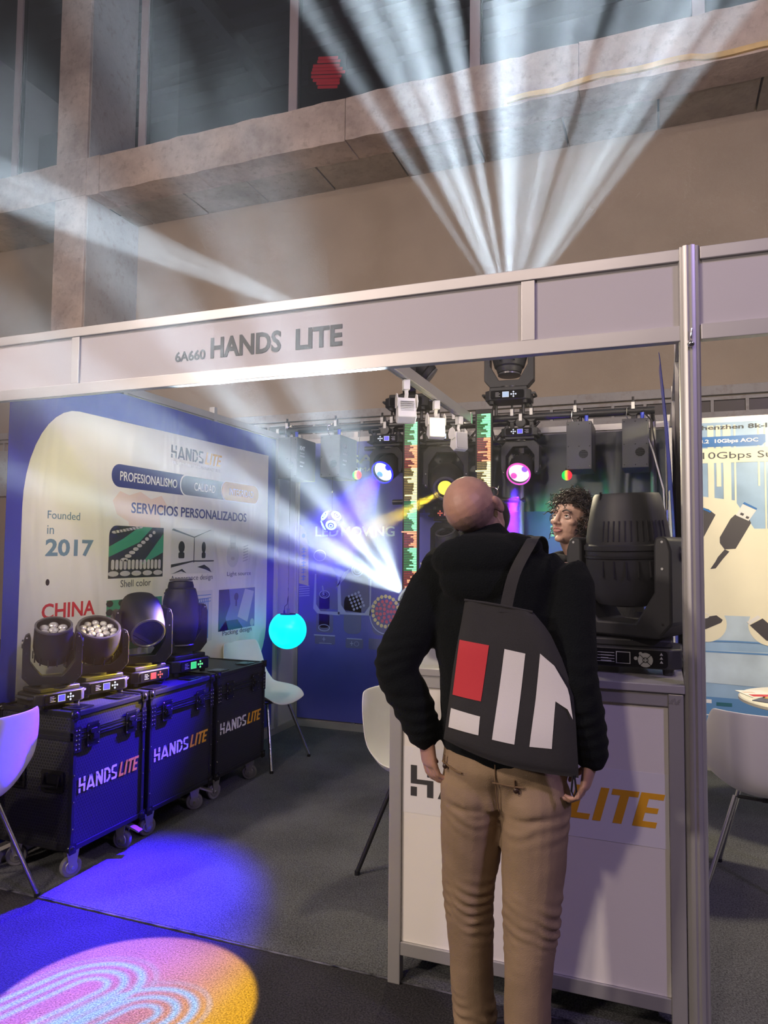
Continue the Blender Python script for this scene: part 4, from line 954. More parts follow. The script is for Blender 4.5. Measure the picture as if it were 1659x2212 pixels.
leaf('dark blue brochure lying on the round table in front of the box', .58, 4.36, -.5, .21, .15, mat('brochure_navy', (0.04, 0.05, 0.12), 0.3), ((-.09, .03, .02, .06, ORI), (-.02, -.06, .09, -.02, WINK)))
t = thing('cake_box', 'pinkish beige carton with a cream dish on top, on the round table', 'box', (.72, 4.50, TZ))
B().b2((-.09, -.06, 0), (.12, .08, .075), .004).o('carton', mat('beige_card', (0.62, 0.42, 0.32), 0.6), t, smooth=0)
B().lathe([(.03, .076), (.095, .079), (.105, .092), (.10, .115), (.085, .118), (.03, .116)], (.0, .01, 0), 28).o('dish', mat('cream_dish', (0.78, 0.70, 0.50), 0.5), t)
decal('marking', [[(-.02, .02), (.05, .02), (.05, .03), (-.02, .03)]], GP, t, lambda a, c, w: Vector((a, -.061 - w, c)))
t = thing('water_bottle', 'clear plastic water bottle with a blue label behind the box on the table', 'bottle', (.70, 4.70, TZ))
B().lathe([(.028, 0), (.032, .006), (.032, .13), (.028, .16), (.013, .19), (.012, .20)], n=20).o('bottle_body', mat('clear_plastic', (0.70, 0.80, 0.80), 0.1, alpha=0.35), t)
B().lathe([(.0325, .05), (.0325, .11)], n=20, caps=False).o('bottle_label', MIDI, t); B().cyl((0, 0, .2), (0, 0, .216), .014, n=14).o('cap', WHITE, t)

# =================================================================== TRUSS, HANGING LIGHTS, EFFECTS
tr = thing('lighting_truss', 'black tube truss carrying the lights in front of the rear wall', 'truss', (-1.5, 5.25, 0))
def tb(name, a, c, r=.025, m=BLKM, n=14): return B().cyl([a[i] - (-1.5, 5.25, 0)[i] for i in range(3)], [c[i] - (-1.5, 5.25, 0)[i] for i in range(3)], r, n=n).o(name, m, tr)
tb('main_tube', (-2.93, 5.25, 2.505), (-.02, 5.25, 2.505), .027)
tb('tube', (-2.2, 5.42, 2.50), (-.85, 5.42, 2.50)); tb('tube', (-2.2, 5.33, 2.34), (-.85, 5.33, 2.34), .018)
for i in range(6):
    x = -2.15 + i * .22
    tb('brace', (x, 5.25, 2.50), (x + .11, 5.33, 2.34), .009); tb('brace', (x + .11, 5.33, 2.34), (x + .22, 5.42, 2.50), .009)
for x in (-.98, -.035):
    tb('stand_pole', (x, 5.50, 0.02), (x, 5.50, 2.49), .021, ALUD); tb('stand_pole_collar', (x, 5.50, 1.2), (x, 5.50, 1.28), .030)
    tb('base_plate', (x, 5.50, .006), (x, 5.50, .022), .14, n=28); tb('top_arm', (x, 5.50, 2.48), (x, 5.25, 2.50), .016)
tb('pole_clamp', (-1.03, 5.50, 2.10), (-.93, 5.44, 2.10), .022)
def clamp(name, x, z=2.505, y=5.25, lab=None):
    c = B().cyl((0, -.020, 0), (0, .020, 0), .036, n=18).b2((-.012, -.015, .03), (.012, .015, .075)).b2((-.014, -.014, -.075), (.014, .014, -.03))
    B_ = c
    o = B_.o(name, BLKM, tr, bev=.002); o.location = (x + 1.5, y - 5.25, z)
    B().b2((-.011, -.0225, .012), (.011, -.021, .062)).o('warning_sticker', mat('sticker_white', (0.62, 0.62, 0.60), 0.5) if 'sticker_white' not in bpy.data.materials else bpy.data.materials['sticker_white'], o, smooth=0)
    B().cyl((0, -.01, .07), (0, -.01, .10), .008, n=10).o('wing_bolt', HARD, o)
    return o
for x in (-2.86, -2.42, -2.02, -1.94, -1.56, -1.44, -1.00, -.86, -.55, -.16): clamp('clamp', x)
for x in (-1.98, -.93): clamp('clamp', x, 2.46, 5.21)

def g_logo(nt, em, M, u, v, uv):
    """gobo: concentric swooshes, colours running from pink through orange to amber"""
    def RB(a, stops):
        r = nt.nodes.new('ShaderNodeValToRGB'); nt.links.new(a, r.inputs[0]); e = r.color_ramp.elements
        e[0].position, e[0].color = stops[0][0], (*stops[0][1], 1); e[1].position, e[1].color = stops[-1][0], (*stops[-1][1], 1)
        for p, c in stops[1:-1]: q = e.new(p); q.color = (*c, 1)
        return r.outputs[0]
    U = M('MULTIPLY', u, 10.0); V = M('MULTIPLY', v, 10.0)
    bg = RB(M('MULTIPLY_ADD', U, .5, .5), ((.05, (.60, .22, .60)), (.38, (.78, .27, .30)), (.62, (.85, .36, .10)), (.82, (1, .50, .0))))
    def arch(cx, cy):
        x = M('SUBTRACT', M('MULTIPLY_ADD', V, -.28, U), cx); y = M('MAXIMUM', M('SUBTRACT', V, cy), 0.0)
        rr = M('SQRT', M('ADD', M('MULTIPLY', x, x), M('MULTIPLY', y, y)))
        s = M('SINE', M('MULTIPLY_ADD', rr, 56.0, 1.2))
        on = M('MULTIPLY', M('GREATER_THAN', rr, .10), M('LESS_THAN', rr, .44))
        return M('MULTIPLY', M('GREATER_THAN', s, .15), on)
    m = M('MAXIMUM', M('MULTIPLY', arch(-.48, .12), M('LESS_THAN', U, .0)), M('MULTIPLY', arch(.14, .05), M('GREATER_THAN', M('SUBTRACT', U, M('MULTIPLY', V, .3)), -.30)))
    mx = nt.nodes.new('ShaderNodeMix'); mx.data_type = 'RGBA'; nt.links.new(m, mx.inputs[0]); nt.links.new(bg, mx.inputs[6]); mx.inputs[7].default_value = (.50, .80, 1.05, 1)
    nt.links.new(mx.outputs[2], em.inputs['Color'])
def hang(*a, **k): return moving_head(*a, hang=True, **k)
zt_ = 2.43
hang('hanging wash light with a white face and blue rim, left of the first pixel bar', (-1.955, 5.22, zt_), dface(-.10, -1), 'wash7', .30, 1.05, s=.90, lit='blue', aw=.33, yl=.22, bw=.30,
     beam=beams(('wash_blue', (-2.34, 2.02, 0), 13000, (0.03, 0.002, 1.0), 32, 1.0, .05, None)))
hang('hanging moving head with a small yellow lit lens between the two pixel bars', (-1.50, 5.24, zt_), dface(0, -1), 'spotlens', -.25, 1.15, s=.95, lit='yellow', lcd=LCDW, aw=.36, yl=.33, bw=.34,
     beam=beams(('beam_yellow', (-2.75, 2.9, .8), 4500, (1.0, .72, .05), 13, .8, .012, None)))
hang('hanging wash light with a pink and violet face, right of the second pixel bar', (-.93, 5.22, zt_), dface(0, -1), 'wash7', .05, 1.0, s=.84, lit='purple', body=BLK2, aw=.33, yl=.29, bw=.31)
spot('wash_violet', (-.935, 5.02, 1.985), (-1.02, 4.62, .3), 15000, (.10, .005, 1.0), 24, .35, .03)
spot('wash_magenta', (-.96, 5.02, 1.985), (-1.14, 4.60, .3), 3000, (1.0, .03, .40), 7, .7, .02)
moving_head('upright moving head on the truss with pale display, throwing the wide fan of beams', (-1.02, 5.25, 2.60), dface(.05, -1), 'spotlens', 0, -.06, lit='white', lcd=LCDW, body=BLK2, aw=.36, yl=.36, bw=.33, bh=.10,
     beam=beams(('beam_up', (-.80, 4.95, 6.5), 130000, W1, 76, .1, .02, g_prism(7.0, .17, .43, .0, .3))))
moving_head('upright moving head on the truss partly hidden behind the white arm lamps', (-1.80, 5.25, 2.60), dface(.1, -1), 'spotlens', -1.35, .9, lit='white', lcd=BTNX, body=BLK, aw=.36, yl=.33, bw=.34, bh=.10,
     beam=beams(('beam_side', (-6.2, 5.3, 5.2), 120000, W1, 7, .6, .02, g_prism(30, .2, .6, .6, 1.7))))
for x, y in ((-1.02, 5.25), (-1.80, 5.25)):
    for s_ in (-1, 1): tb('riser', (x + s_ * .10, y, 2.52), (x + s_ * .10, y, 2.602), .012)
tb('low_tube', (-2.02, 5.50, 1.92), (-.95, 5.50, 1.92), .022)
hang('black moving head hung low behind the bald man, its panel showing a red dial', (-1.52, 5.45, 1.87), dface(.1, -1), 'spotlens', .1, 2.6, s=.95, lcd=BTNX, btn=BTNR, aw=.33, yl=.30, bw=.30)
spot('wash_green', (-.95, 4.9, 1.9), (-.3, 5.7, 1.4), 22, (.05, 1.0, .38), 95, .9, .05)
for x in (-1.60, -1.44): clamp('clamp', x, 1.92, 5.50)

# lamp on the plinth behind the man: the origin of the front beams
t = thing('lamp_stand', 'thin black stand behind the bald man carrying the front beam light', 'stand', (-1.30, 4.16, .006))
B().cyl((0, 0, 0), (0, 0, .015), .16, n=32).o('base_plate', BLK, t, bev=.003); B().cyl((0, 0, .015), (0, 0, .80), .022, n=16).o('pole', BLKM, t)
B().b2((-.14, -.11, .80), (.14, .11, .815), .003).o('top_plate', BLKM, t, smooth=0)
moving_head('moving head on the thin black stand firing the bright front beams past the man', (-1.30, 4.16, .822), dface(-.2, -1), 'spotlens', -.68, .95, lit='white', aw=.30, yl=.27, bw=.27, hr=.085,
     beam=beams(('beam_front', (-1.44, 2.3, 2.05), 24000, W1, 33, .3, .02, g_prism(10, .16, .42, .03, 1.7, 1.0, 'Mix'))))

# pixel bars
GR, RD, YL = emi('pixel_green', (0.02, 1.0, 0.15), 1.2), emi('pixel_red', (1.0, 0.03, 0.03), 1.2), emi('pixel_yellow', (1.0, 0.70, 0.12), 1.3)
GL_, RL, YLL = emi('pixel_green_core', (0.25, 1.0, 0.45), 1.8), emi('pixel_red_core', (1.0, 0.35, 0.16), 1.7), emi('pixel_white_core', (1.0, 0.90, 0.42), 1.9)
def pixel_bar(label, x, y, z0, z1, seed):
    t = thing('pixel_bar', label, 'light bar', (x, y, z0)); H = z1 - z0
    B().b2((-.066, .0, -.02), (.060, .035, H + .03), .004).o('housing', BLK, t, smooth=0)
    B().b2((-.052, -.003, 0), (.050, .0, H)).o('diffuser', mat('smoked_panel', (0.015, 0.015, 0.017), 0.35), t, smooth=0)
    b = [B() for _ in range(6)]; r = random.Random(seed); n = int(H / .0125)
    for i in range(n):
        z = H - .008 - i * .0125; ph = i / n * H / 2.0
        c = 0
        p = (i * .0125) % .95
        if p < .17: c = 0
        elif p < .34: c = 1
        elif p < .60: c = 2
        elif p < .82: c = 0
        else: c = 1
        lit = .018 + .06 * abs(math.sin(i * .31)) * r.random() + (.05 if i % 11 == 0 else 0)
        b[c + 3].b2((.048 - lit, -.006, z - .0045), (.049, -.003, z + .0045))
        k = 0
        while -.048 + k * .009 < .048 - lit:
            u = -.048 + k * .009
            b[c].b2((u - .0017, -.005, z - .0017), (u + .0017, -.003, z + .0017)); k += 1
    for bb_, m_, nm in zip(b, (GR, RD, YL, GL_, RL, YLL), ('green_pixels', 'red_pixels', 'yellow_pixels') * 2):
        bb_.o(nm, m_, t, smooth=0)['kind'] = 'stuff'
    for zz in (.1, H - .1): B().b2((-.03, .035, zz - .02), (.03, .05, zz + .02)).o('bracket', BLKM, t, smooth=0)
    return t
pixel_bar('taller lit pixel bar in green, red and yellow, left of the bald head', -1.745, 5.14, .62, 2.50, 3)
pixel_bar('second lit pixel bar in green, red and yellow, above the bald head', -1.185, 5.14, .62, 2.53, 5)
for x in (-1.745, -1.185): tb('hanger', (x, 5.19, 2.40), (x, 5.25, 2.50), .008)

# black effect boxes hung on the tube
def ebox(label, x, text_=True, group=None):
    t = thing('effect_box', label, 'stage effect', (x, 5.16, 2.10), group=group)
    b = B().b2((-.085, -.02, 0), (.085, .32, .335), .004).o('case', mat('box_grey', (0.055, 0.058, 0.062), 0.5) if 'box_grey' not in bpy.data.materials else bpy.data.materials['box_grey'], t, smooth=0)
    for k in range(9):
        z = .105 + (k - 4) * .0065; w_ = math.sqrt(max(0, .028 ** 2 - ((k - 4) * .0065) ** 2)) + .003
        B().b2((.03 - w_, -.0215, z - .0018), (.03 + w_, -.0195, z + .0018)).o('vent_slot', GLOSS, t, smooth=0)
    for sx_ in (-.072, 0, .072):
        for zz in (.02, .16, .315): B().cyl((sx_, -.0225, zz), (sx_, -.019, zz), .003, n=8).o('screw', GLOSS, t)
    B().cyl((.045, .05, .335), (.045, .05, .385), .012, .014, 14).o('power_plug', mat('plug_blue', (0.03, 0.06, 0.55), 0.4) if 'plug_blue' not in bpy.data.materials else bpy.data.materials['plug_blue'], t)
    B().cyl((.045, .09, .335), (.045, .09, .37), .010, n=12).o('socket', CRM, t)
    B().cyl((0, .09, .335), (0, .09, .41), .012, n=12).o('hanger', BLKM, t)
    B().tube([(-.04, .08, .335), (-.06, .06, .37), (-.055, .05, .42), (-.02, .09, .45), (0, .12, .44)], .0035).o('safety_wire', CHROME, t)
    B().tube([(.045, .05, .385), (.06, .08, .42), (.10, .16, .42)], .004).o('cable', BLK, t)
    if text_:
        g = lambda a, c, w: Vector((.085 + w, a, c))
        text('KNT', .03, .235, .09, .035, LGI, t, g, 0.03)
        for k, (z, w_, h_) in enumerate(((.205, .07, .012), (.18, .08, .016), (.13, .07, .014), (.10, .05, .010))):
            text(('KKK', 'ARTE', 'GEIC', 'xxx')[k] if 0 else '|||||', .035, z, w_, h_, LGI, t, g, 0.01, name='marking')
    return t
ebox('dark metal effect box hanging furthest left, lost in the beams near the left wall', -2.80)
ebox('dark metal effect box hanging second from left, white letters on its side', -2.42)
ebox('grey effect box with a round grille hanging above the curly haired man', -.515, False)
ebox('grey effect box with a round grille hanging nearest the right wall', -.145, False)

# lamp rail with three arm floodlights
t = thing('lamp_rail', 'aluminium rail running back from the name board and holding three arm lamps', 'rail', (-1.26, 2.51, 2.44))
B().b2((-.022, 0, 0), (.022, 2.44, .062), .002).o('rail_body', ALU, t, smooth=0)
B().b2((-.019, 0.002, -.004), (-.011, 2.43, .0)).o('flange', ALU, t, smooth=0); B().b2((.011, 0.002, -.004), (.019, 2.43, .0)).o('flange', ALU, t, smooth=0)
B().b2((-.026, 2.44, -.01), (.026, 2.475, .066)).o('end_bracket', STEEL, t, smooth=0)
LAMPON = emi('lamp_on', (1.0, 0.84, 0.42), 12)
def armlamp(label, y, rz, lit=False, back=False, x=-1.26, z=2.436):
    t = thing('arm_floodlight', label, 'spotlight', (x, y, z), (0, 0, rz))
    B().b2((-.018, -.022, -.055), (.018, .022, .0), .004).o('clip', WHITE, t, smooth=0)
    B().tube([(0, 0, -.05), (0, -.012, -.078), (0, 0, -.10)], .011, 10).o('knuckle', WHITE, t)
    for s_ in (-1, 1):
        B().prism([(-.05, -.12), (-.035, -.085), (-.005, -.075), (.02, -.10), (.02, -.15), (-.01, -.16), (-.04, -.15)], s_ * .052, s_ * .056, lambda u, v, q: (q, u, v)).o('bracket', WHITE, t, smooth=0)
    b = B().prism([(-.020, -.098), (.026, -.108), (.034, -.225), (.0, -.238), (-.042, -.205)], -.050, .050, lambda u, v, q: (q, u, v))
    h_ = b.o('lamp_housing', WHITE, t, smooth=0, bev=.006)
    for k in range(9): B().b2((-.036, -.046 + .002 * k, -.125 - k * .0095), (.036, -.028 - .0005 * k, -.121 - k * .0095)).o('cooling_fin', LGI, h_, smooth=0)
    f3 = F((0, .0345, -.110), (1, 0, 0), (0, .068, -1)); 
    g = B().prism([(-.044, .004), (.044, .004), (.044, .108), (-.044, .108)], -.004, -.0015, f3).o('glass', LAMPON if lit else LGI, h_, smooth=0)
    return t
armlamp('white arm floodlight switched off, nearest on the rail', 3.62, .55)
armlamp('white arm floodlight burning warm yellow in the middle of the rail', 4.18, -2.55, lit=True)
lamp('arm_and_fill_light', 'SPOT', (-1.19, 4.10, 2.26), (-.6, 2.6, 1.0), 60, (1.0, .86, .58), spot_size=2.3, spot_blend=.8, shadow_soft_size=.05)
armlamp('white arm floodlight at the far end of the rail beside the small screen', 4.72, -2.2)
# unseen arm lamps added behind the name board to brighten banner, faces and wall
armlamp('unseen white floodlight added behind the name board to light the left banner', 2.560, 1.0, lit=True, x=-1.75, z=2.46)
lamp('arm_and_fill_light', 'SPOT', (-1.83, 2.62, 2.30), (-3.0, 3.4, 1.6), 50, (1.0, .88, .50), spot_size=1.3, spot_blend=.9, shadow_soft_size=.05)  # added warm spot for the left banner, its source unseen
armlamp('unseen white floodlight added behind the name board to light faces and rear wall', 2.560, -2.9, lit=True, x=-.75, z=2.46)
lamp('arm_and_fill_light', 'SPOT', (-.72, 2.66, 2.30), (-.9, 5.0, 1.3), 34, (1.0, .90, .78), spot_size=1.7, spot_blend=.9, shadow_soft_size=.05)  # added spot brightening faces and rear wall, its source unseen

# a pattern projector high over the aisle, out of the picture, throws the coloured oval on the carpet
spot('pattern_light', (-1.80, .70, 4.2), (-1.675, 1.985, 0), 17000, (1, 1, 1), 11.4, .06, .012, g_logo)
# hanging balls
t = thing('glow_ball', 'cyan glowing ball hanging on a thin cable in the rear left corner', 'lamp', (-2.695, 5.0, .905))
b = B().lathe([(.145 * math.sin(a), -.145 * math.cos(a)) for a in [.001 + k * (PI * .815) / 22 for k in range(23)]], n=48, caps=False)
b.o('shade', emi('cyan_glow', (0.0, 0.86, 1.0), 1.35, (0, 0.1, 0.12)), t)
B().cyl((0, 0, .114), (0, 0, .126), .060, n=30).o('cap', BLK, t)
B().b2((-.012, -.006, .126), (-.004, .006, .165)).b2((.004, -.006, .126), (.012, .006, .165)).b2((-.012, -.006, .16), (.012, .006, .168)).o('clasp', STEEL, t, smooth=0)
B().cyl((-.033, 0, .126), (-.033, 0, .15), .007, n=10).o('gland', BLK, t)
B().cyl((0, 0, .165), (0, 0, 1.545), .0016, n=6).o('cable', BLK, t); B().cyl((0, 0, .30), (0, 0, .325), .004, n=8).o('ferrule', CHROME, t)
B().tube([(-.033, 0, .15), (-.03, .0, .18), (-.008, 0, .20), (-.004, 0, .24), (0, 0, .26)], .003).o('power_lead', BLK, t)
t = thing('led_ball', 'dark ball with four white green glowing rings hanging before the words LED MOVING', 'lamp', (-2.40, 5.15, 1.755))
B().sph((0, 0, 0), .085, n=28).o('ball', GLOSS, t)
RINGM = emi('ring_glow', (0.50, 1.0, 0.75), 1.5)
for d in ((-.55, -.72, .52), (.72, -.50, .52), (-.80, -.35, -.45), (.30, -.90, -.52)):
    q = Vector(d).to_track_quat('Z', 'Y').to_matrix().to_4x4()
    B().lathe([(.030, .066), (.041, .068), (.043, .076), (.036, .084), (.026, .084), (.023, .074)], n=28, M=q, caps=False).o('light_ring', RINGM, t)
    B().lathe([(.016, .079), (.016, .087), (.010, .0875), (.010, .079)], n=20, M=q, caps=False).o('inner_ring', RINGM, t)
B().cyl((0, 0, .08), (0, 0, .74), .0015, n=6).o('cable', BLK, t); B().cyl((0, 0, .22), (0, 0, .235), .006, n=8).o('crystal', CHROME, t)
RG = bpy.data.materials.new('red_green_glow'); RG.use_nodes = True; nt = RG.node_tree; pb = nt.nodes['Principled BSDF']
tc = nt.nodes.new('ShaderNodeTexCoord'); sx_ = nt.nodes.new('ShaderNodeSeparateXYZ'); mr = nt.nodes.new('ShaderNodeMapRange'); cr = nt.nodes.new('ShaderNodeValToRGB')
nt.links.new(tc.outputs['Object'], sx_.inputs[0]); nt.links.new(sx_.outputs[0], mr.inputs[0]); mr.inputs[1].default_value = -.03; mr.inputs[2].default_value = .03
nt.links.new(mr.outputs[0], cr.inputs[0]); cr.color_ramp.elements[0].color = (0, .8, .1, 1); cr.color_ramp.elements[0].position = .25; cr.color_ramp.elements[1].color = (1, .03, .05, 1); cr.color_ramp.elements[1].position = .72
e = cr.color_ramp.elements.new(.5); e.color = (1, .75, .05, 1)
nt.links.new(cr.outputs[0], pb.inputs['Emission Color']); pb.inputs['Emission Strength'].default_value = 1.1; pb.inputs['Base Color'].default_value = (.02, .02, .02, 1)
for x, z, l in ((-2.195, 2.112, 'small green to red glowing ball between the hanging box and the blue lit head'), (-.60, 2.062, 'small green to red glowing ball above the curly hair')):
    t = thing('bulb', l, 'lamp', (x, 5.16, z))
    B().sph((0, 0, 0), .036, n=24).o('globe', RG, t)
    B().cyl((0, 0, .034), (0, 0, .05), .009, n=10).o('socket', BLK, t); B().cyl((0, .0, .05), (0, .06, .40), .0015, n=6).o('cable', BLK, t)
# loose cables on the right and on the truss
tag(B().tube([(-.06, 5.25, 2.47), (-.10, 5.2, 2.40), (-.03, 5.18, 2.20), (.03, 5.16, 1.95), (.045, 5.1, 1.5), (.045, 5.1, 1.2)], .006).o('power_cable', WHITE), 'pale cable hanging down from the truss beside the right wall', 'cable')
tag(B().tube([(-.10, 5.22, 2.50), (-.04, 5.17, 2.42), (-.015, 5.16, 2.2), (.04, 5.2, 1.9), (.05, 5.2, 1.0), (.05, 5.2, .1)], .005).o('power_cable', BLK), 'black cable hanging beside the pale one at the right wall', 'cable')
tag(B().tube([(-1.13, 5.23, 2.62), (-1.16, 5.2, 2.5), (-1.11, 5.19, 2.33), (-1.05, 5.2, 2.28), (-.99, 5.22, 2.33)], .0045).o('power_cable', BLK), 'looped black cable from the truss to the pink lit head', 'cable')

# =================================================================== PEOPLE
def cap_loft(b, P, R, side=(1, 0, 0), n=20):
    """closed limb: elliptical rings of radii R=(rx, ry) along points P, rounded at both ends"""
    P = [Vector(p) for p in P]; R = [r if isinstance(r, (tuple, list)) else (r, r) for r in R]
    d0 = (P[0] - P[1]).normalized(); d1 = (P[-1] - P[-2]).normalized()
    q0 = min(R[0]); q1 = min(R[-1])
    PP = []; RR = []
    for f_, g in ((.92, .38), (.6, .80)): PP.append(P[0] + d0 * q0 * f_); RR.append((R[0][0] * g, R[0][1] * g))
    PP += P; RR += R
    for f_, g in ((.6, .80), (.92, .38)): PP.append(P[-1] + d1 * q1 * f_); RR.append((R[-1][0] * g, R[-1][1] * g))
    rings = []; side = Vector(side)
    for i, p in enumerate(PP):
        d = (PP[min(i + 1, len(PP) - 1)] - PP[max(i - 1, 0)]).normalized()
        s_ = (side - d * side.dot(d)).normalized(); t_ = d.cross(s_)
        rings.append([p + s_ * (RR[i][0] * math.cos(2 * PI * k / n)) + t_ * (RR[i][1] * math.sin(2 * PI * k / n)) for k in range(n)])
    b.rings(rings, True, True)
def smooth_pts(P, R, k=4):
    """Catmull-Rom through joints"""
    P = [Vector(p) for p in P]; R = [r if isinstance(r, (tuple, list)) else (r, r) for r in R]; o = []; q = []
    for i in range(len(P) - 1):
        a, b_, c, d = P[max(i - 1, 0)], P[i], P[i + 1], P[min(i + 2, len(P) - 1)]
        for j in range(k):
            t = j / k
            o.append(.5 * ((2 * b_) + (c - a) * t + (2 * a - 5 * b_ + 4 * c - d) * t * t + (3 * b_ - a - 3 * c + d) * t ** 3))
            q.append((R[i][0] * (1 - t) + R[i + 1][0] * t, R[i][1] * (1 - t) + R[i + 1][1] * t))
    return o + [P[-1]], q + [R[-1]]
def limb(b, P, R, side=(1, 0, 0)): cap_loft(b, *smooth_pts(P, R), side=side)
def ellip(b, c, r, M=None, rot=None):
    m = (M or Matrix()) @ Matrix.Translation(Vector(c)) @ (rot.to_matrix().to_4x4() if rot else Matrix()) @ Matrix.Diagonal((*r, 1))
    q = bmesh.ops.create_uvsphere(b.bm, u_segments=18, v_segments=12, radius=1); bmesh.ops.transform(b.bm, matrix=m, verts=q['verts'])
def remesh(b, vox, it, fn=None):
    bmesh.ops.recalc_face_normals(b.bm, faces=b.bm.faces)
    me = bpy.data.meshes.new('tmp'); b.bm.to_mesh(me); b.bm.free()
    o = bpy.data.objects.new('tmp', me); COL.objects.link(o)
    k = o.modifiers.new('r', 'REMESH'); k.mode = 'VOXEL'; k.voxel_size = vox
    k = o.modifiers.new('s', 'SMOOTH'); k.iterations = it; k.factor = .6
    dg = bpy.context.evaluated_depsgraph_get(); out = bpy.data.meshes.new_from_object(o.evaluated_get(dg))
    bpy.data.objects.remove(o); bpy.data.meshes.remove(me)
    if fn:
        N = [v.normal.copy() for v in out.vertices]
        for v, n in zip(out.vertices, N): v.co = fn(v.co, n)
    return out
def backmost(me, x, z, r=.012):
    ys = [v.co.y for v in me.vertices if abs(v.co.x - x) < r and abs(v.co.z - z) < r]
    return min(ys) if ys else None

def hand(b, w, D, S, N, curl=.5, s=1.0):
    """wrist w, finger direction D, thumb side S, palm side N"""
    D, S, N = (Vector(v).normalized() for v in (D, S, N)); w = Vector(w)
    limb(b, [w - D * .02, w + D * .03 * s, w + D * .078 * s], [(.026 * s, .020 * s), (.036 * s, .018 * s), (.040 * s, .013 * s)], side=S)
    for i, (o_, L) in enumerate(((.030, .070), (.010, .079), (-.010, .074), (-.029, .058))):
        p = w + (D * .082 + S * o_) * s; P = [p - D * .015]; a = curl * .35 + .05 * i; d = D
        for j, f_ in enumerate((.45, .32, .25)):
            a2 = a + curl * (.7 + .1 * i) * j
            d = (D * math.cos(a2) + N * math.sin(a2)); p = p + d * L * f_ * s; P.append(p)
        cap_loft(b, P, [.0088 * s, .0082 * s, .0076 * s, .0064 * s], side=S, n=10)
    p = w + (D * .018 + S * .026) * s
    P = [p, p + (D * .025 + S * .020 + N * .012) * s, p + (D * .052 + S * .026 + N * .022 * (1 + curl)) * s, p + (D * .074 + S * .022 + N * .030 * (1 + curl)) * s]
    cap_loft(b, P, [.014 * s, .0115 * s, .0095 * s, .0075 * s], side=N, n=10)

def head_parts(b, M):
    ellip(b, (0, -.014, .032), (.076, .096, .083), M)
    ellip(b, (0, .028, -.022), (.062, .064, .088), M)
    ellip(b, (0, .022, -.072), (.052, .056, .042), M)
    ellip(b, (0, .066, -.103), (.021, .019, .015), M)
    for s_ in (-1, 1):
        ellip(b, (s_ * .042, .056, -.024), (.022, .024, .018), M)
        ellip(b, (s_ * .0105, .100, -.038), (.0085, .011, .0075), M)
        ellip(b, (s_ * .028, .078, .022), (.024, .013, .009), M)
        ellip(b, (s_ * .079, -.010, -.006), (.0075, .020, .031), M, Euler((.12, 0, s_ * -.35)))
        ellip(b, (s_ * .083, -.018, .008), (.006, .011, .018), M, Euler((.12, 0, s_ * -.5)))
    for k in range(6):
        t_ = k / 5; ellip(b, (0, .086 + .026 * t_, .018 - .050 * t_), (.0075 + .0045 * t_, .012, .011), M)
    ellip(b, (0, .088, -.0625), (.023, .010, .0055), M); ellip(b, (0, .086, -.0715), (.018, .010, .0065), M)

SKIN = mat('skin', (0.42, 0.23, 0.16), 0.5, var=0.12, vscale=22, bump=0.10, bscale=260, sheen=0.1)
SKINH = mat('sunburnt_skin', (0.36, 0.19, 0.13), 0.42, var=0.22, vscale=9, bump=0.12, bscale=300)
SKIN2 = mat('fair_skin', (0.55, 0.33, 0.25), 0.48, var=0.08, vscale=25, bump=0.06, bscale=260)
HOOD = mat('black_fleece', (0.005, 0.0065, 0.007), 0.95, spec=0.08, bump=0.5, bscale=260, sheen=0.03)
CHINO = mat('khaki_cotton', (0.27, 0.19, 0.120), 0.85, spec=0.2, var=0.10, vscale=10, bump=0.25, bscale=420)
SHOE = mat('black_leather', (0.012, 0.012, 0.013), 0.35)
JACK = mat('black_jacket_cloth', (0.014, 0.014, 0.017), 0.8, bump=0.2, bscale=120)
JEAN = mat('dark_trouser_cloth', (0.02, 0.022, 0.03), 0.85)
HAIRD = mat('dark_brown_hair', (0.030, 0.017, 0.012), 0.42, spec=0.6)
HAIRB = mat('black_hair', (0.010, 0.008, 0.008), 0.5)

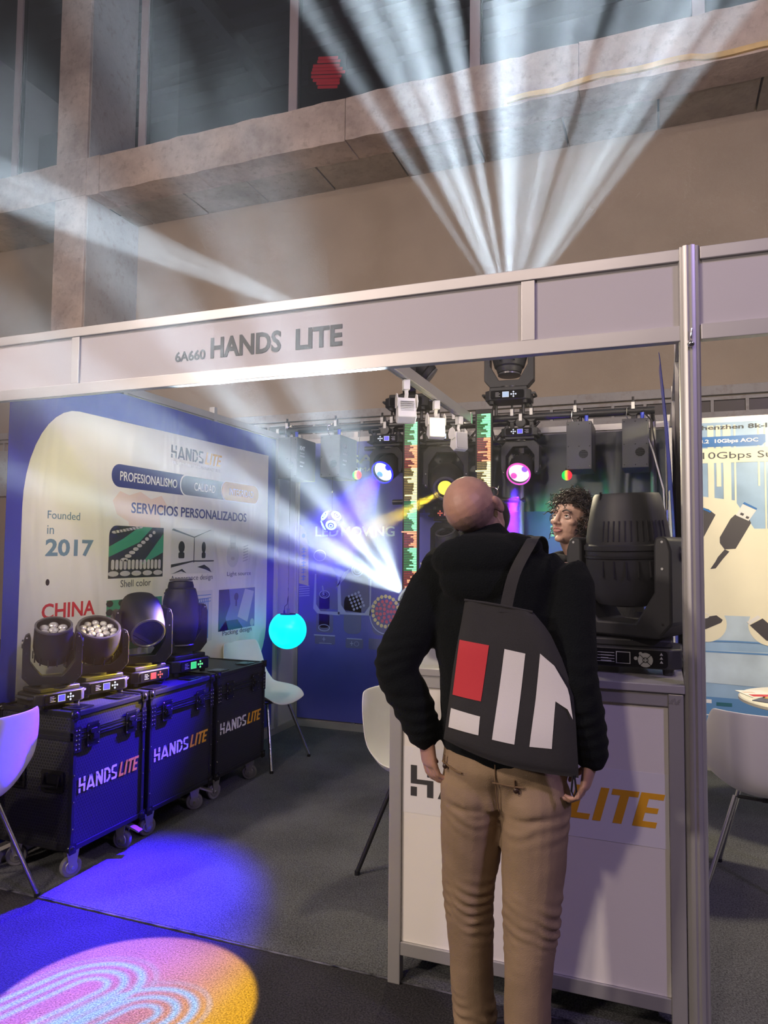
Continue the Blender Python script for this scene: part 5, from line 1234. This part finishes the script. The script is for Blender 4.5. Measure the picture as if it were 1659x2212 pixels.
def figure(label, J, R_, top, trou, skin, vox_b=.0045, vox_c=.007, fn_t=None, fn_h=None, extra_top=None, hands=None, headM=None, eyes=False, sockets=False):
    """one continuous skin body; top, trousers and shoes are clothing children"""
    b = B(); M = headM
    head_parts(b, M)
    nk = M @ Vector((0, -.022, -.085)); nb = Vector(J['neck'])
    limb(b, [M @ Vector((0, -.012, -.04)), nk, nb, Vector(J['chest']) + Vector((0, 0, .06))], [.052, .053, .060, .09])
    cap_loft(b, *smooth_pts([J['pelvis'], J['waist'], J['chest'], nb], [(.125, .075), (.125, .075), (.15, .085), (.07, .06)]))
    for s_ in 'LR':
        limb(b, [J['sh' + s_], J['el' + s_], J['wr' + s_]], [.045, .036, .024])
        limb(b, [J['hip' + s_], J['kn' + s_], J['an' + s_]], [.056, .044, .028])
        limb(b, [Vector(J['an' + s_]) + Vector((0, 0, -.045)), Vector(J['an' + s_]).lerp(Vector(J['toe' + s_]), .7) + Vector((0, 0, -.012))], [.020, .016])
        limb(b, [J['chest'], J['sh' + s_]], [.07, .05])
        hand(b, J['wr' + s_], *hands[s_])
    Mi = M.inverted()
    def carve(co, n):
        if sockets:
            l = Mi @ co
            for e in (-1, 1):
                d = (l - Vector((e * .031, .080, -.001))); d.x *= .75; q = d.length
                if q < .019: co = co - (M.to_3x3() @ Vector((0, 1, 0))) * .011 * (1 - (q / .019) ** 2)
        return co
    me = remesh(b, vox_b, 3, carve)
    p = link(me, 'person', skin, None, 0); me.shade_smooth()
    tag(p, label, 'person')
    # trousers
    b = B(); r = R_
    cap_loft(b, *smooth_pts([Vector(J['pelvis']) + Vector((0, 0, -.045)), J['pelvis'], Vector(J['pelvis']) + Vector((0, 0, .09))], [(r['hip'] * .93, .108), (r['hip'] * 1.0, .125), (r['hip'] * .93, .112)]))
    for s_ in 'LR':
        limb(b, [Vector(J['hip' + s_]) + Vector((0, 0, .03)), J['hip' + s_], (Vector(J['hip' + s_]) + Vector(J['kn' + s_])) / 2, J['kn' + s_], (Vector(J['kn' + s_]) + Vector(J['an' + s_])) / 2, Vector(J['an' + s_]) + Vector((0, 0, -.015))],
             [(r['th'], r['th'] * 1.15), (r['th'], r['th'] * 1.18), (r['th'] * .94, r['th'] * 1.0), (r['kn'], r['kn'] * 1.02), (r['cf'], r['cf'] * 1.05), (r['an'], r['an'] * 1.15)])
    me_t = remesh(b, vox_c, 3, fn_t); t_ = link(me_t, 'trousers', trou, p, 0); me_t.shade_smooth()
    # top with sleeves
    b = B()
    T = J['torso']
    cap_loft(b, *smooth_pts([q[0] for q in T], [q[1] for q in T], 3), n=28)
    for s_ in 'LR':
        sh, el, wr = Vector(J['sh' + s_]), Vector(J['el' + s_]), Vector(J['wr' + s_])
        limb(b, [Vector(J['chest']) + (sh - Vector(J['chest'])) * .5 + Vector((0, 0, .03)), sh, (sh + el) / 2, el, (el + wr) / 2, wr - (wr - el).normalized() * .012],
             [r['sh'], r['sh'] * .98, r['ua'], r['el'], r['fa'], r['wr']])
    if extra_top: extra_top(b)
    me_h = remesh(b, vox_c, 3, fn_h); h_ = link(me_h, 'hoodie' if top is HOOD else 'jacket', top, p, 0); me_h.shade_smooth()
    for s_ in 'LR':
        a = Vector(J['an' + s_]); to = Vector(J['toe' + s_]); d = (to - a); d.z = 0; L = d.length; d.normalize(); sd = Vector((d.y, -d.x, 0))
        b = B(); heel = Vector((a.x, a.y, 0)) - d * .065
        prof = [(.0, .032, .055), (.02, .036, .075), (.07, .037, .080), (.13, .040, .062), (.19, .046, .046), (.24, .044, .038), (.275, .030, .030)]
        rr = []
        for x, hw, hh in prof:
            c = heel + d * x
            rr.append([c + sd * hw * math.cos(k * PI / 8) + Vector((0, 0, .012 + (hh * math.sin(k * PI / 8) if k <= 8 else -.004))) for k in range(9)] + [c + sd * hw * -.9 + Vector((0, 0, .012)), c + sd * hw * .9 + Vector((0, 0, .012))])
        b.rings(rr, True, True); sh_ = b.o('shoe', SHOE, p, smooth=60, sub=1)
        b = B(); o_ = [heel + d * x + sd * hw * 1.06 for x, hw, hh in prof] + [heel + d * (prof[-1][0] + .012)] + [heel + d * x - sd * hw * 1.06 for x, hw, hh in reversed(prof)]
        b.prism([(q.x, q.y) for q in o_], .0015, .016).o('sole', RUBB if False else BLK2, sh_, smooth=0)
    return p, me, me_t, me_h

# ---- the bald man ----
def fold_t(co, n):
    x, y, z = co; s_ = -1 if x < -.44 else 1
    nz = noise.noise(Vector((x * 9, y * 9, z * 5))) ; nz2 = noise.noise(Vector((x * 22 + 5, y * 22, z * 16)))
    d = .005 * nz + .0022 * nz2
    g = math.exp(-((z - .47) / .085) ** 2)
    d += g * .0042 * (.45 + nz2 + nz) * math.sin(z * 2 * PI / .034 + nz * 9 + (x + .44) * 26 * s_ + y * 14)
    g = math.exp(-((z - .12) / .06) ** 2)
    d += g * .0055 * (.5 + nz2 + nz) * math.sin(z * 2 * PI / .030 + nz * 8 + x * 40)
    g = math.exp(-((z - .755) / .045) ** 2) * (1 if y < 2.16 else .3)
    d += g * .0030 * (.5 + nz) * math.sin((z - .3 * abs(x + .43)) * 2 * PI / .040 + nz * 6)
    if y < 2.12:   # seat crease and the fold below the seat
        d -= .016 * math.exp(-((x + .432) / .014) ** 2) * math.exp(-((z - .82) / .07) ** 2)
        d -= .008 * math.exp(-((z - .772 - .12 * abs(x + .43)) / .010) ** 2) * math.exp(-((abs(x + .43) - .09) / .07) ** 2)
    return co + n * d
def fold_h(co, n):
    x, y, z = co
    nz = noise.noise(Vector((x * 7, y * 7, z * 6))); nz2 = noise.noise(Vector((x * 40, y * 40, z * 40)))
    d = .007 * nz + .0012 * nz2
    for ex, ez in ((-.73, 1.18), (-.215, 1.17)):
        g = math.exp(-((x - ex) ** 2 + (z - ez) ** 2) / .006); d += g * .004 * (.6 + nz) * math.sin(z * 2 * PI / .040 + nz * 9)
    if x < -.62 and z < 1.1 or x > -.235 and z < 1.1: d += .0028 * (.6 + nz) * math.sin(z * 2 * PI / .040 + nz * 9)
    return co + n * d
JM = dict(pelvis=(-.430, 2.135, .895), waist=(-.432, 2.14, 1.03), chest=(-.450, 2.155, 1.33), neck=(-.495, 2.15, 1.52),
          shL=(-.640, 2.150, 1.418), elL=(-.738, 2.06, 1.175), wrL=(-.655, 2.085, .965), shR=(-.258, 2.15, 1.440), elR=(-.224, 2.06, 1.175), wrR=(-.180, 2.085, .955),
          hipL=(-.525, 2.145, .80), knL=(-.552, 2.185, .50), anL=(-.545, 2.245, .095), toeL=(-.43, 2.37, .03), hipR=(-.338, 2.125, .80), knR=(-.352, 2.115, .50), anR=(-.366, 2.115, .095), toeR=(-.33, 2.28, .03))
JM['torso'] = [((-.425, 2.135, .955), (.192, .128)), ((-.430, 2.135, 1.04), (.188, .126)), ((-.437, 2.14, 1.17), (.190, .128)), ((-.448, 2.15, 1.31), (.215, .132)), ((-.455, 2.155, 1.41), (.215, .122)), ((-.480, 2.15, 1.49), (.130, .098)), ((-.495, 2.145, 1.53), (.09, .08))]
RM = dict(hip=.186, th=.098, kn=.080, cf=.066, an=.062, sh=.078, ua=.073, el=.066, fa=.060, wr=.048)
MH = Matrix.Translation((-.520, 2.140, 1.640)) @ (Euler((0, math.radians(-21), 0)).to_matrix() @ Euler((0, 0, math.radians(-12))).to_matrix() @ Euler((math.radians(28), 0, 0)).to_matrix()).to_4x4()
def hood(b):
    ellip(b, (-.495, 2.09, 1.497), (.146, .088, .078), None, Euler((.25, -.06, 0)))
    ellip(b, (-.490, 2.065, 1.43), (.120, .060, .075))
    limb(b, [(-.645, 2.12, 1.47), (-.640, 2.19, 1.50), (-.56, 2.26, 1.49), (-.45, 2.26, 1.50), (-.38, 2.20, 1.53), (-.345, 2.12, 1.53)], [.040, .036, .032, .032, .034, .030])
    limb(b, [(-.40, 2.10, 1.545), (-.335, 2.09, 1.535)], [.030, .022])
man, me_b, me_t, me_h = figure('bald man in black hoodie and khaki trousers seen from behind, carrying a tote bag', JM, RM, HOOD, CHINO, SKIN,
    fn_t=fold_t, fn_h=fold_h, extra_top=hood, headM=MH,
    hands={'L': ((.10, .12, -1), (-.75, .65, 0), (.9, .3, .1), .55), 'R': ((-.22, -.05, -1), (.1, .95, .0), (-1, .1, .2), .7)})
# stubble shadow: a thin cap of close cropped hair
def skin_cap(M, me_src, zmin, name, m, parent, off, test):
    """lifted copy of the scalp faces that pass the test (in head space)"""
    Mi = M.inverted(); keep = {}; vs = []; fs = []
    for p_ in me_src.polygons:
        c = Mi @ p_.center
        if test(c):
            f_ = []
            for i in p_.vertices:
                if i not in keep: v = me_src.vertices[i]; keep[i] = len(vs); vs.append(v.co + v.normal * off)
                f_.append(keep[i])
            fs.append(f_)
    me = bpy.data.meshes.new(name); me.from_pydata(vs, [], fs); o = link(me, name, m, parent, 0); me.shade_smooth()
    return o
STUB = mat('cropped_hair', (0.29, 0.175, 0.125), 0.8, var=0.22, vscale=60, bump=0.3, bscale=500)
skin_cap(MH, me_b, 0, 'cropped_hair', STUB, man, .0008, lambda c: c.y < -.01 and -.085 < c.z < .035 - .3 * abs(c.x) and abs(c.x) < .080 and c.y > -.14)
# spectacles temple by the right ear
q = [MH @ Vector(v) for v in ((.080, -.015, .012), (.078, .03, .016), (.074, .080, .014), (.072, .094, .004))]
gl = B().tube(q, .0014, 8).o('spectacles', BLKM, man)
for s_ in (-1, 1):
    c = [MH @ Vector((s_ * .033 + .024 * math.cos(a), .098, .0 + .018 * math.sin(a))) for a in [2 * PI * k / 16 for k in range(17)]]
    B().tube(c, .0014, 6).o('rim', CHROME, gl)
B().tube([MH @ Vector(v) for v in ((-.080, -.015, .012), (-.078, .03, .016), (-.074, .080, .014), (-.06, .097, .004))], .0018, 8).o('temple', CHROME, gl)
B().tube([MH @ Vector(v) for v in ((-.010, .100, .002), (0, .112, .006), (.010, .100, .002))], .0014, 6).o('bridge', CHROME, gl)
# trouser details: welt pockets, loops, buttons, waistband
DK = mat('khaki_seam', (0.17, 0.105, 0.055), 0.9)
def on_t(x, z, o_=.002): 
    y = backmost(me_t, x, z); return Vector((x, (y if y is not None else 2.02) - o_, z))
for name, pts_ in (('welt_pocket', [(-.600, .905), (-.575, .898), (-.55, .892), (-.53, .890)]), ('welt_pocket', [(-.44, .878), (-.42, .877), (-.39, .874), (-.355, .872)]), ('seat_seam', [(-.432, .93), (-.432, .90), (-.432, .86), (-.432, .82), (-.43, .79)])):
    B().tube([on_t(x, z) for x, z in pts_], .0022, 6).o(name, DK, man)
for x, z in ((-.588, .895), (-.375, .862)):
    B().sph(on_t(x, z, .004), .0075, (1, .5, 1), 12).o('button', mat('horn_button', (0.03, 0.015, 0.01), 0.3) if 'horn_button' not in bpy.data.materials else bpy.data.materials['horn_button'], man)
    B().tube([on_t(x - .004, z + .03), on_t(x - .004, z + .002)], .003, 6).o('belt_loop', DK, man)

# ---- tote bag ----
BAGM = mat('black_canvas', (0.022, 0.021, 0.022), 0.85, bump=0.4, bscale=700, var=0.1, vscale=14)
RED = mat('red_print', (0.52, 0.025, 0.035), 0.7); WPR = mat('white_print', (0.66, 0.64, 0.62), 0.75, bump=0.2, bscale=700)
k_ = 1.024
def sc_(x, z): return (x * k_, 1.5116 + (z - 1.5116) * k_)
left = [(-.562, 1.000), (-.556, 1.030), (-.535, 1.189), (-.512, 1.32), (-.503, 1.383)]
right = [(-.202, .935), (-.202, .97), (-.207, 1.08), (-.214, 1.152), (-.238, 1.233), (-.273, 1.308), (-.315, 1.358)]
def along(L, t):
    s_ = t * (len(L) - 1); i = min(int(s_), len(L) - 2); f_ = s_ - i
    return (L[i][0] * (1 - f_) + L[i + 1][0] * f_, L[i][1] * (1 - f_) + L[i + 1][1] * f_)
def bagy(x, z):
    u = (x + .40) / .19
    return 1.975 + .030 * u * u - .012 * math.sin(u * 4 + z * 9) * .3 - .010 * math.exp(-((z - 1.02) / .09) ** 2) + .012 * max(0, z - 1.25) / .13
tb_ = thing('tote_bag', 'black canvas tote bag with red and white block print hanging on the bald man\'s back', 'bag', (-.40, 1.99, .95))
def BG(x, z, w): x, z = sc_(x, z); return Vector((x + .40, bagy(x, z) - w - 1.99, z - .95))
R1 = []
for i in range(17):
    t_ = i / 16; a = along(left, t_); c = along(right, t_)
    row = []
    for j in range(17):
        s_ = j / 16; x = a[0] * (1 - s_) + c[0] * s_; z = a[1] * (1 - s_) + c[1] * s_ - .012 * math.sin(PI * s_) * (1 - t_)
        e = min(1, s_ * 9, (1 - s_) * 9, t_ * 9 + .0); row.append((x, z, e))
    R1.append(row)
b = B(); front = [[BG(x, z, .011 * math.sqrt(e)) for x, z, e in r] for r in R1]; back = [[BG(x, z, -.009 * math.sqrt(e)) for x, z, e in r] for r in R1]
b.rings([f_ + bk[::-1] for f_, bk in zip(front, back)], True, True)
b.o('canvas_body', BAGM, tb_, smooth=60)
B().tube([BG(*along(left, 1), .006), BG(-.44, 1.378, .013), BG(-.38, 1.37, .013), BG(*right[-1], .006)], .0035, 6).o('top_hem', BAGM, tb_)
def bpatch(name, quads, m):
    b = B()
    for (tl, tr_, br_, bl) in quads:
        n = 8; g = []
        for i in range(n + 1):
            r_ = []
            for j in range(n + 1):
                u, v = j / n, i / n
                x = (tl[0] * (1 - u) + tr_[0] * u) * (1 - v) + (bl[0] * (1 - u) + br_[0] * u) * v
                z = (tl[1] * (1 - u) + tr_[1] * u) * (1 - v) + (bl[1] * (1 - u) + br_[1] * u) * v
                r_.append(BG(x, z, .0125))
            g.append(r_)
        b.rings(g, False, False)
    return b.o(name, m, tb_, smooth=60)
bpatch('red_block', [((-.512, 1.276), (-.429, 1.266), (-.449, 1.118), (-.531, 1.127))], RED)
bpatch('white_block', [((-.535, 1.091), (-.450, 1.079), (-.454, 1.030), (-.542, 1.039))], WPR)
bpatch('white_bar', [((-.387, 1.259), (-.332, 1.250), (-.359, 1.015), (-.417, 1.023))], WPR)
bpatch('white_arrow', [((-.294, 1.252), (-.2585, 1.222), (-.256, 1.131), (-.306, 1.131)), ((-.306, 1.131), (-.256, 1.131), (-.265, 1.010), (-.321, 1.012)), ((-.2585, 1.222), (-.226, 1.165), (-.226, 1.112), (-.256, 1.131)), ((-.226, 1.165), (-.221, 1.145), (-.213, 1.087), (-.226, 1.112))], WPR)
for dx, top_ in ((0, [(-.342, 2.03, 1.530), (-.335, 2.12, 1.560), (-.33, 2.22, 1.53), (-.35, 2.27, 1.40)]),):
    P = [BG(-.387, 1.355, .012) + Vector((-.40, 1.99, .95)), Vector((-.375, 1.985, 1.45)), *map(Vector, top_)]
    P, _ = smooth_pts(P, [.01] * len(P), 4); R2 = []
    for p_ in P: R2.append([p_ + Vector((-.017, 0, 0)) - Vector((-.40, 1.99, .95)), p_ + Vector((.017, 0, 0)) - Vector((-.40, 1.99, .95)), p_ + Vector((.017, .004, .003)) - Vector((-.40, 1.99, .95)), p_ + Vector((-.017, .004, .003)) - Vector((-.40, 1.99, .95))])
    B().rings(R2).o('strap', BAGM, tb_, smooth=60)
B().tube([BG(-.212, .94, .0), BG(-.208, .90, .0), BG(-.214, .885, .0), BG(-.220, .90, .0), BG(-.216, .94, 0)], .0028, 6).o('drawcord', BLK, tb_)

# ---- curly haired young man behind the counter ----
def generic(cx, cy, hz_, rz, M, w=.19):
    """relaxed standing joints under a head at height hz_"""
    s_ = hz_ / 1.66; c, s2 = math.cos(rz), math.sin(rz)
    def P(x, y, z): return (cx + c * x - s2 * y, cy + s2 * x + c * y, z * s_)
    J = dict(pelvis=P(0, 0, .92), waist=P(0, 0, 1.05), chest=P(0, .0, 1.31), neck=P(0, -.01, 1.48), shL=P(-w, -.01, 1.40), shR=P(w, -.01, 1.40), elL=P(-w - .05, -.02, 1.12), elR=P(w + .05, -.02, 1.12),
             wrL=P(-w - .04, .06, .88), wrR=P(w + .04, .06, .88), hipL=P(-.09, 0, .84), hipR=P(.09, 0, .84), knL=P(-.10, .02, .48), knR=P(.10, .02, .48), anL=P(-.11, 0, .095), anR=P(.11, 0, .095), toeL=P(-.14, .16, .03), toeR=P(.14, .16, .03))
    sd = Vector((c, s2, 0))
    J['torso'] = [(P(0, 0, .93), (.165, .11)), (P(0, 0, 1.08), (.158, .108)), (P(0, 0, 1.25), (.18, .115)), (P(0, 0, 1.36), (.19, .11)), (P(0, -.01, 1.44), (.12, .085)), (P(0, -.01, 1.475), (.075, .07))]
    f_ = Vector((-s2, c, 0))
    H = {'L': (Vector((0, 0, -1)) + f_ * .15, f_, sd, .4), 'R': (Vector((0, 0, -1)) + f_ * .15, f_, -sd, .4)}
    return J, H
RG_ = dict(hip=.165, th=.088, kn=.068, cf=.058, an=.055, sh=.070, ua=.062, el=.054, fa=.050, wr=.040)
def rotm(c, yaw, pitch, roll=0):   # face (+Y) turned by yaw, raised by pitch
    return Matrix.Translation(c) @ (Euler((0, 0, yaw)).to_matrix() @ Euler((0, roll, 0)).to_matrix() @ Euler((pitch, 0, 0)).to_matrix()).to_4x4()
YC = (-.378, 3.40, 1.668)
MY = rotm(YC, math.radians(180 - 29), math.radians(11), math.radians(-3))
J, H = generic(-.34, 3.43, 1.66, math.radians(170), MY)
def collar(b): limb(b, [(-.45, 3.36, 1.50), (-.37, 3.33, 1.49), (-.28, 3.37, 1.50), (-.26, 3.46, 1.51), (-.34, 3.51, 1.51), (-.43, 3.46, 1.51), (-.45, 3.38, 1.50)], [.018] * 7)
ym, me_y, _, _ = figure('young man with dark curly hair gazing up, half hidden by the big counter lamp', J, RG_, JACK, JEAN, SKIN2, vox_b=.0036, extra_top=collar, hands=H, headM=MY, sockets=True)
EYEW = mat('eye_white', (0.70, 0.66, 0.64), 0.2, coat=0.6); IRIS = mat('dark_iris', (0.03, 0.017, 0.01), 0.1, coat=1); LIP = mat('lip_skin', (0.42, 0.15, 0.14), 0.4)
for s_ in (-1, 1):
    ec = Vector((s_ * .031, .0715, -.001))
    e_ = B().sph(MY @ ec, .0125, n=20).o('eye', EYEW, ym)
    g = Vector((-.1, .96, .25)).normalized()
    B().sph(MY @ (ec + g * .0078), .0066, n=14).o('iris', IRIS, e_)
    for zz, nm, r_ in ((.0075, 'eyelid', .0026), (-.0090, 'lower_lid', .0014)):
        B().tube([MY @ (ec + Vector((x * .0155, .0125 - .007 * x * x, zz * (1 - .75 * x * x)))) for x in (-1, -.6, -.2, .2, .6, 1)], r_, 8).o(nm, SKIN2, ym)
    B().tube([MY @ (ec + Vector((x * .0155, .0140 - .007 * x * x, .0055 * (1 - .7 * x * x)))) for x in (-1, -.6, -.2, .2, .6, 1)], .0010, 6).o('lashes', HAIRB, ym)
    B().tube([MY @ Vector((s_ * x, .0905 - .22 * (x - .012) ** 1.0 * .35, z)) for x, z in ((.012, .019), (.022, .024), (.034, .026), (.046, .022), (.052, .017))], .0034, 8, rs=[.0030, .0038, .0036, .0028, .0014]).o('eyebrow', HAIRD, ym)
B().tube([MY @ Vector(v) for v in ((-.022, .0865, -.0655), (-.012, .0955, -.0605), (-.004, .0985, -.0590), (0, .098, -.0605), (.004, .0985, -.0590), (.012, .0955, -.0605), (.022, .0865, -.0655))], .004, 8, rs=[.0012, .0034, .0040, .0036, .0040, .0034, .0012]).o('upper_lip', LIP, ym)
B().tube([MY @ Vector(v) for v in ((-.020, .0865, -.0675), (-.010, .0945, -.0725), (0, .0965, -.0740), (.010, .0945, -.0725), (.020, .0865, -.0675))], .004, 8, rs=[.0012, .0040, .0050, .0040, .0012]).o('lower_lip', LIP, ym)
scalp = lambda c: (c.z > .045 and c.y < .062 + .0) or (c.y < .005 and c.z > -.065 and not (abs(c.x) > .068 and -.03 < c.y < .01 and c.z < .035)) or (c.z > .058)
cap_ = skin_cap(MY, me_y, 0, 'hair', HAIRD, ym, .010, lambda c: scalp(c) and (c - Vector((0, -.014, .03))).length > .05 and c.z > -.09)
b = B(); r = random.Random(11); n_c = 0
while n_c < 620:
    th = r.uniform(0, 2 * PI); ph = r.uniform(-.95, PI / 2)
    d = Vector((math.cos(th) * math.cos(ph), math.sin(th) * math.cos(ph), math.sin(ph)))
    p_ = Vector((0, -.014, .032)) + Vector((d.x * .086, d.y * .103, d.z * .092))
    if p_.y > .050 and p_.z < .070: continue
    if p_.z < -.045 and p_.y > .012: continue
    if p_.z < -.080 or (p_.y > .028 and p_.z < .045): continue
    n_c += 1
    q = d.to_track_quat('Z', 'Y'); R_ = r.uniform(.006, .0135); L = r.uniform(.014, .054); tu = r.uniform(1.1, 2.2); f0 = r.uniform(0, 6.28); sg = r.choice((-1, 1))
    dr_ = Vector((r.uniform(-.006, .006), r.uniform(-.006, .006), -.012 * r.random()))
    P = []
    for i in range(15):
        t_ = i / 14; a = f0 + sg * tu * 2 * PI * t_
        P.append(MY @ (p_ + q @ Vector((R_ * math.cos(a), R_ * math.sin(a), -.006 + L * t_)) + dr_ * t_ * 2))
    b.tube(P, .0022, 5, rs=[.0030 - .0017 * i / 14 for i in range(15)])
b.o('curls', HAIRD, cap_, smooth=80)['kind'] = 'stuff'
for k, (x, y, z, dx, n_) in enumerate(((.012, .088, .062, .012, 14), (.034, .080, .060, .010, 12), (-.02, .088, .066, -.010, 10))):   # locks falling on the brow
    B().tube([MY @ Vector((x + .010 * math.sin(i * .62), y + .012 + .004 * math.cos(i * .62), z - i * .0042)) for i in range(n_)], .0026, 6, rs=[.0034 - .002 * i / n_ for i in range(n_)]).o('lock', HAIRD, cap_)

# ---- third visitor, nearly hidden behind the bald head ----
MT = rotm((-.700, 3.12, 1.638), math.radians(35), math.radians(4))
J, H = generic(-.70, 3.13, 1.62, math.radians(20), MT, .17)
tm, me_3, _, _ = figure('dark haired person whose ear shows just right of the bald head', J, RG_, JACK, JEAN, SKIN2, vox_b=.006, vox_c=.009, hands=H, headM=MT)
skin_cap(MT, me_3, 0, 'hair', HAIRB, tm, .009, lambda c: (c.z > .04 or (c.y < .01 and c.z > -.075)) and not (abs(c.x) > .070 and -.035 < c.y < .012 and c.z < .04) and (c.y < .07 or c.z > .06) and (c - Vector((0, -.014, .03))).length > .05)
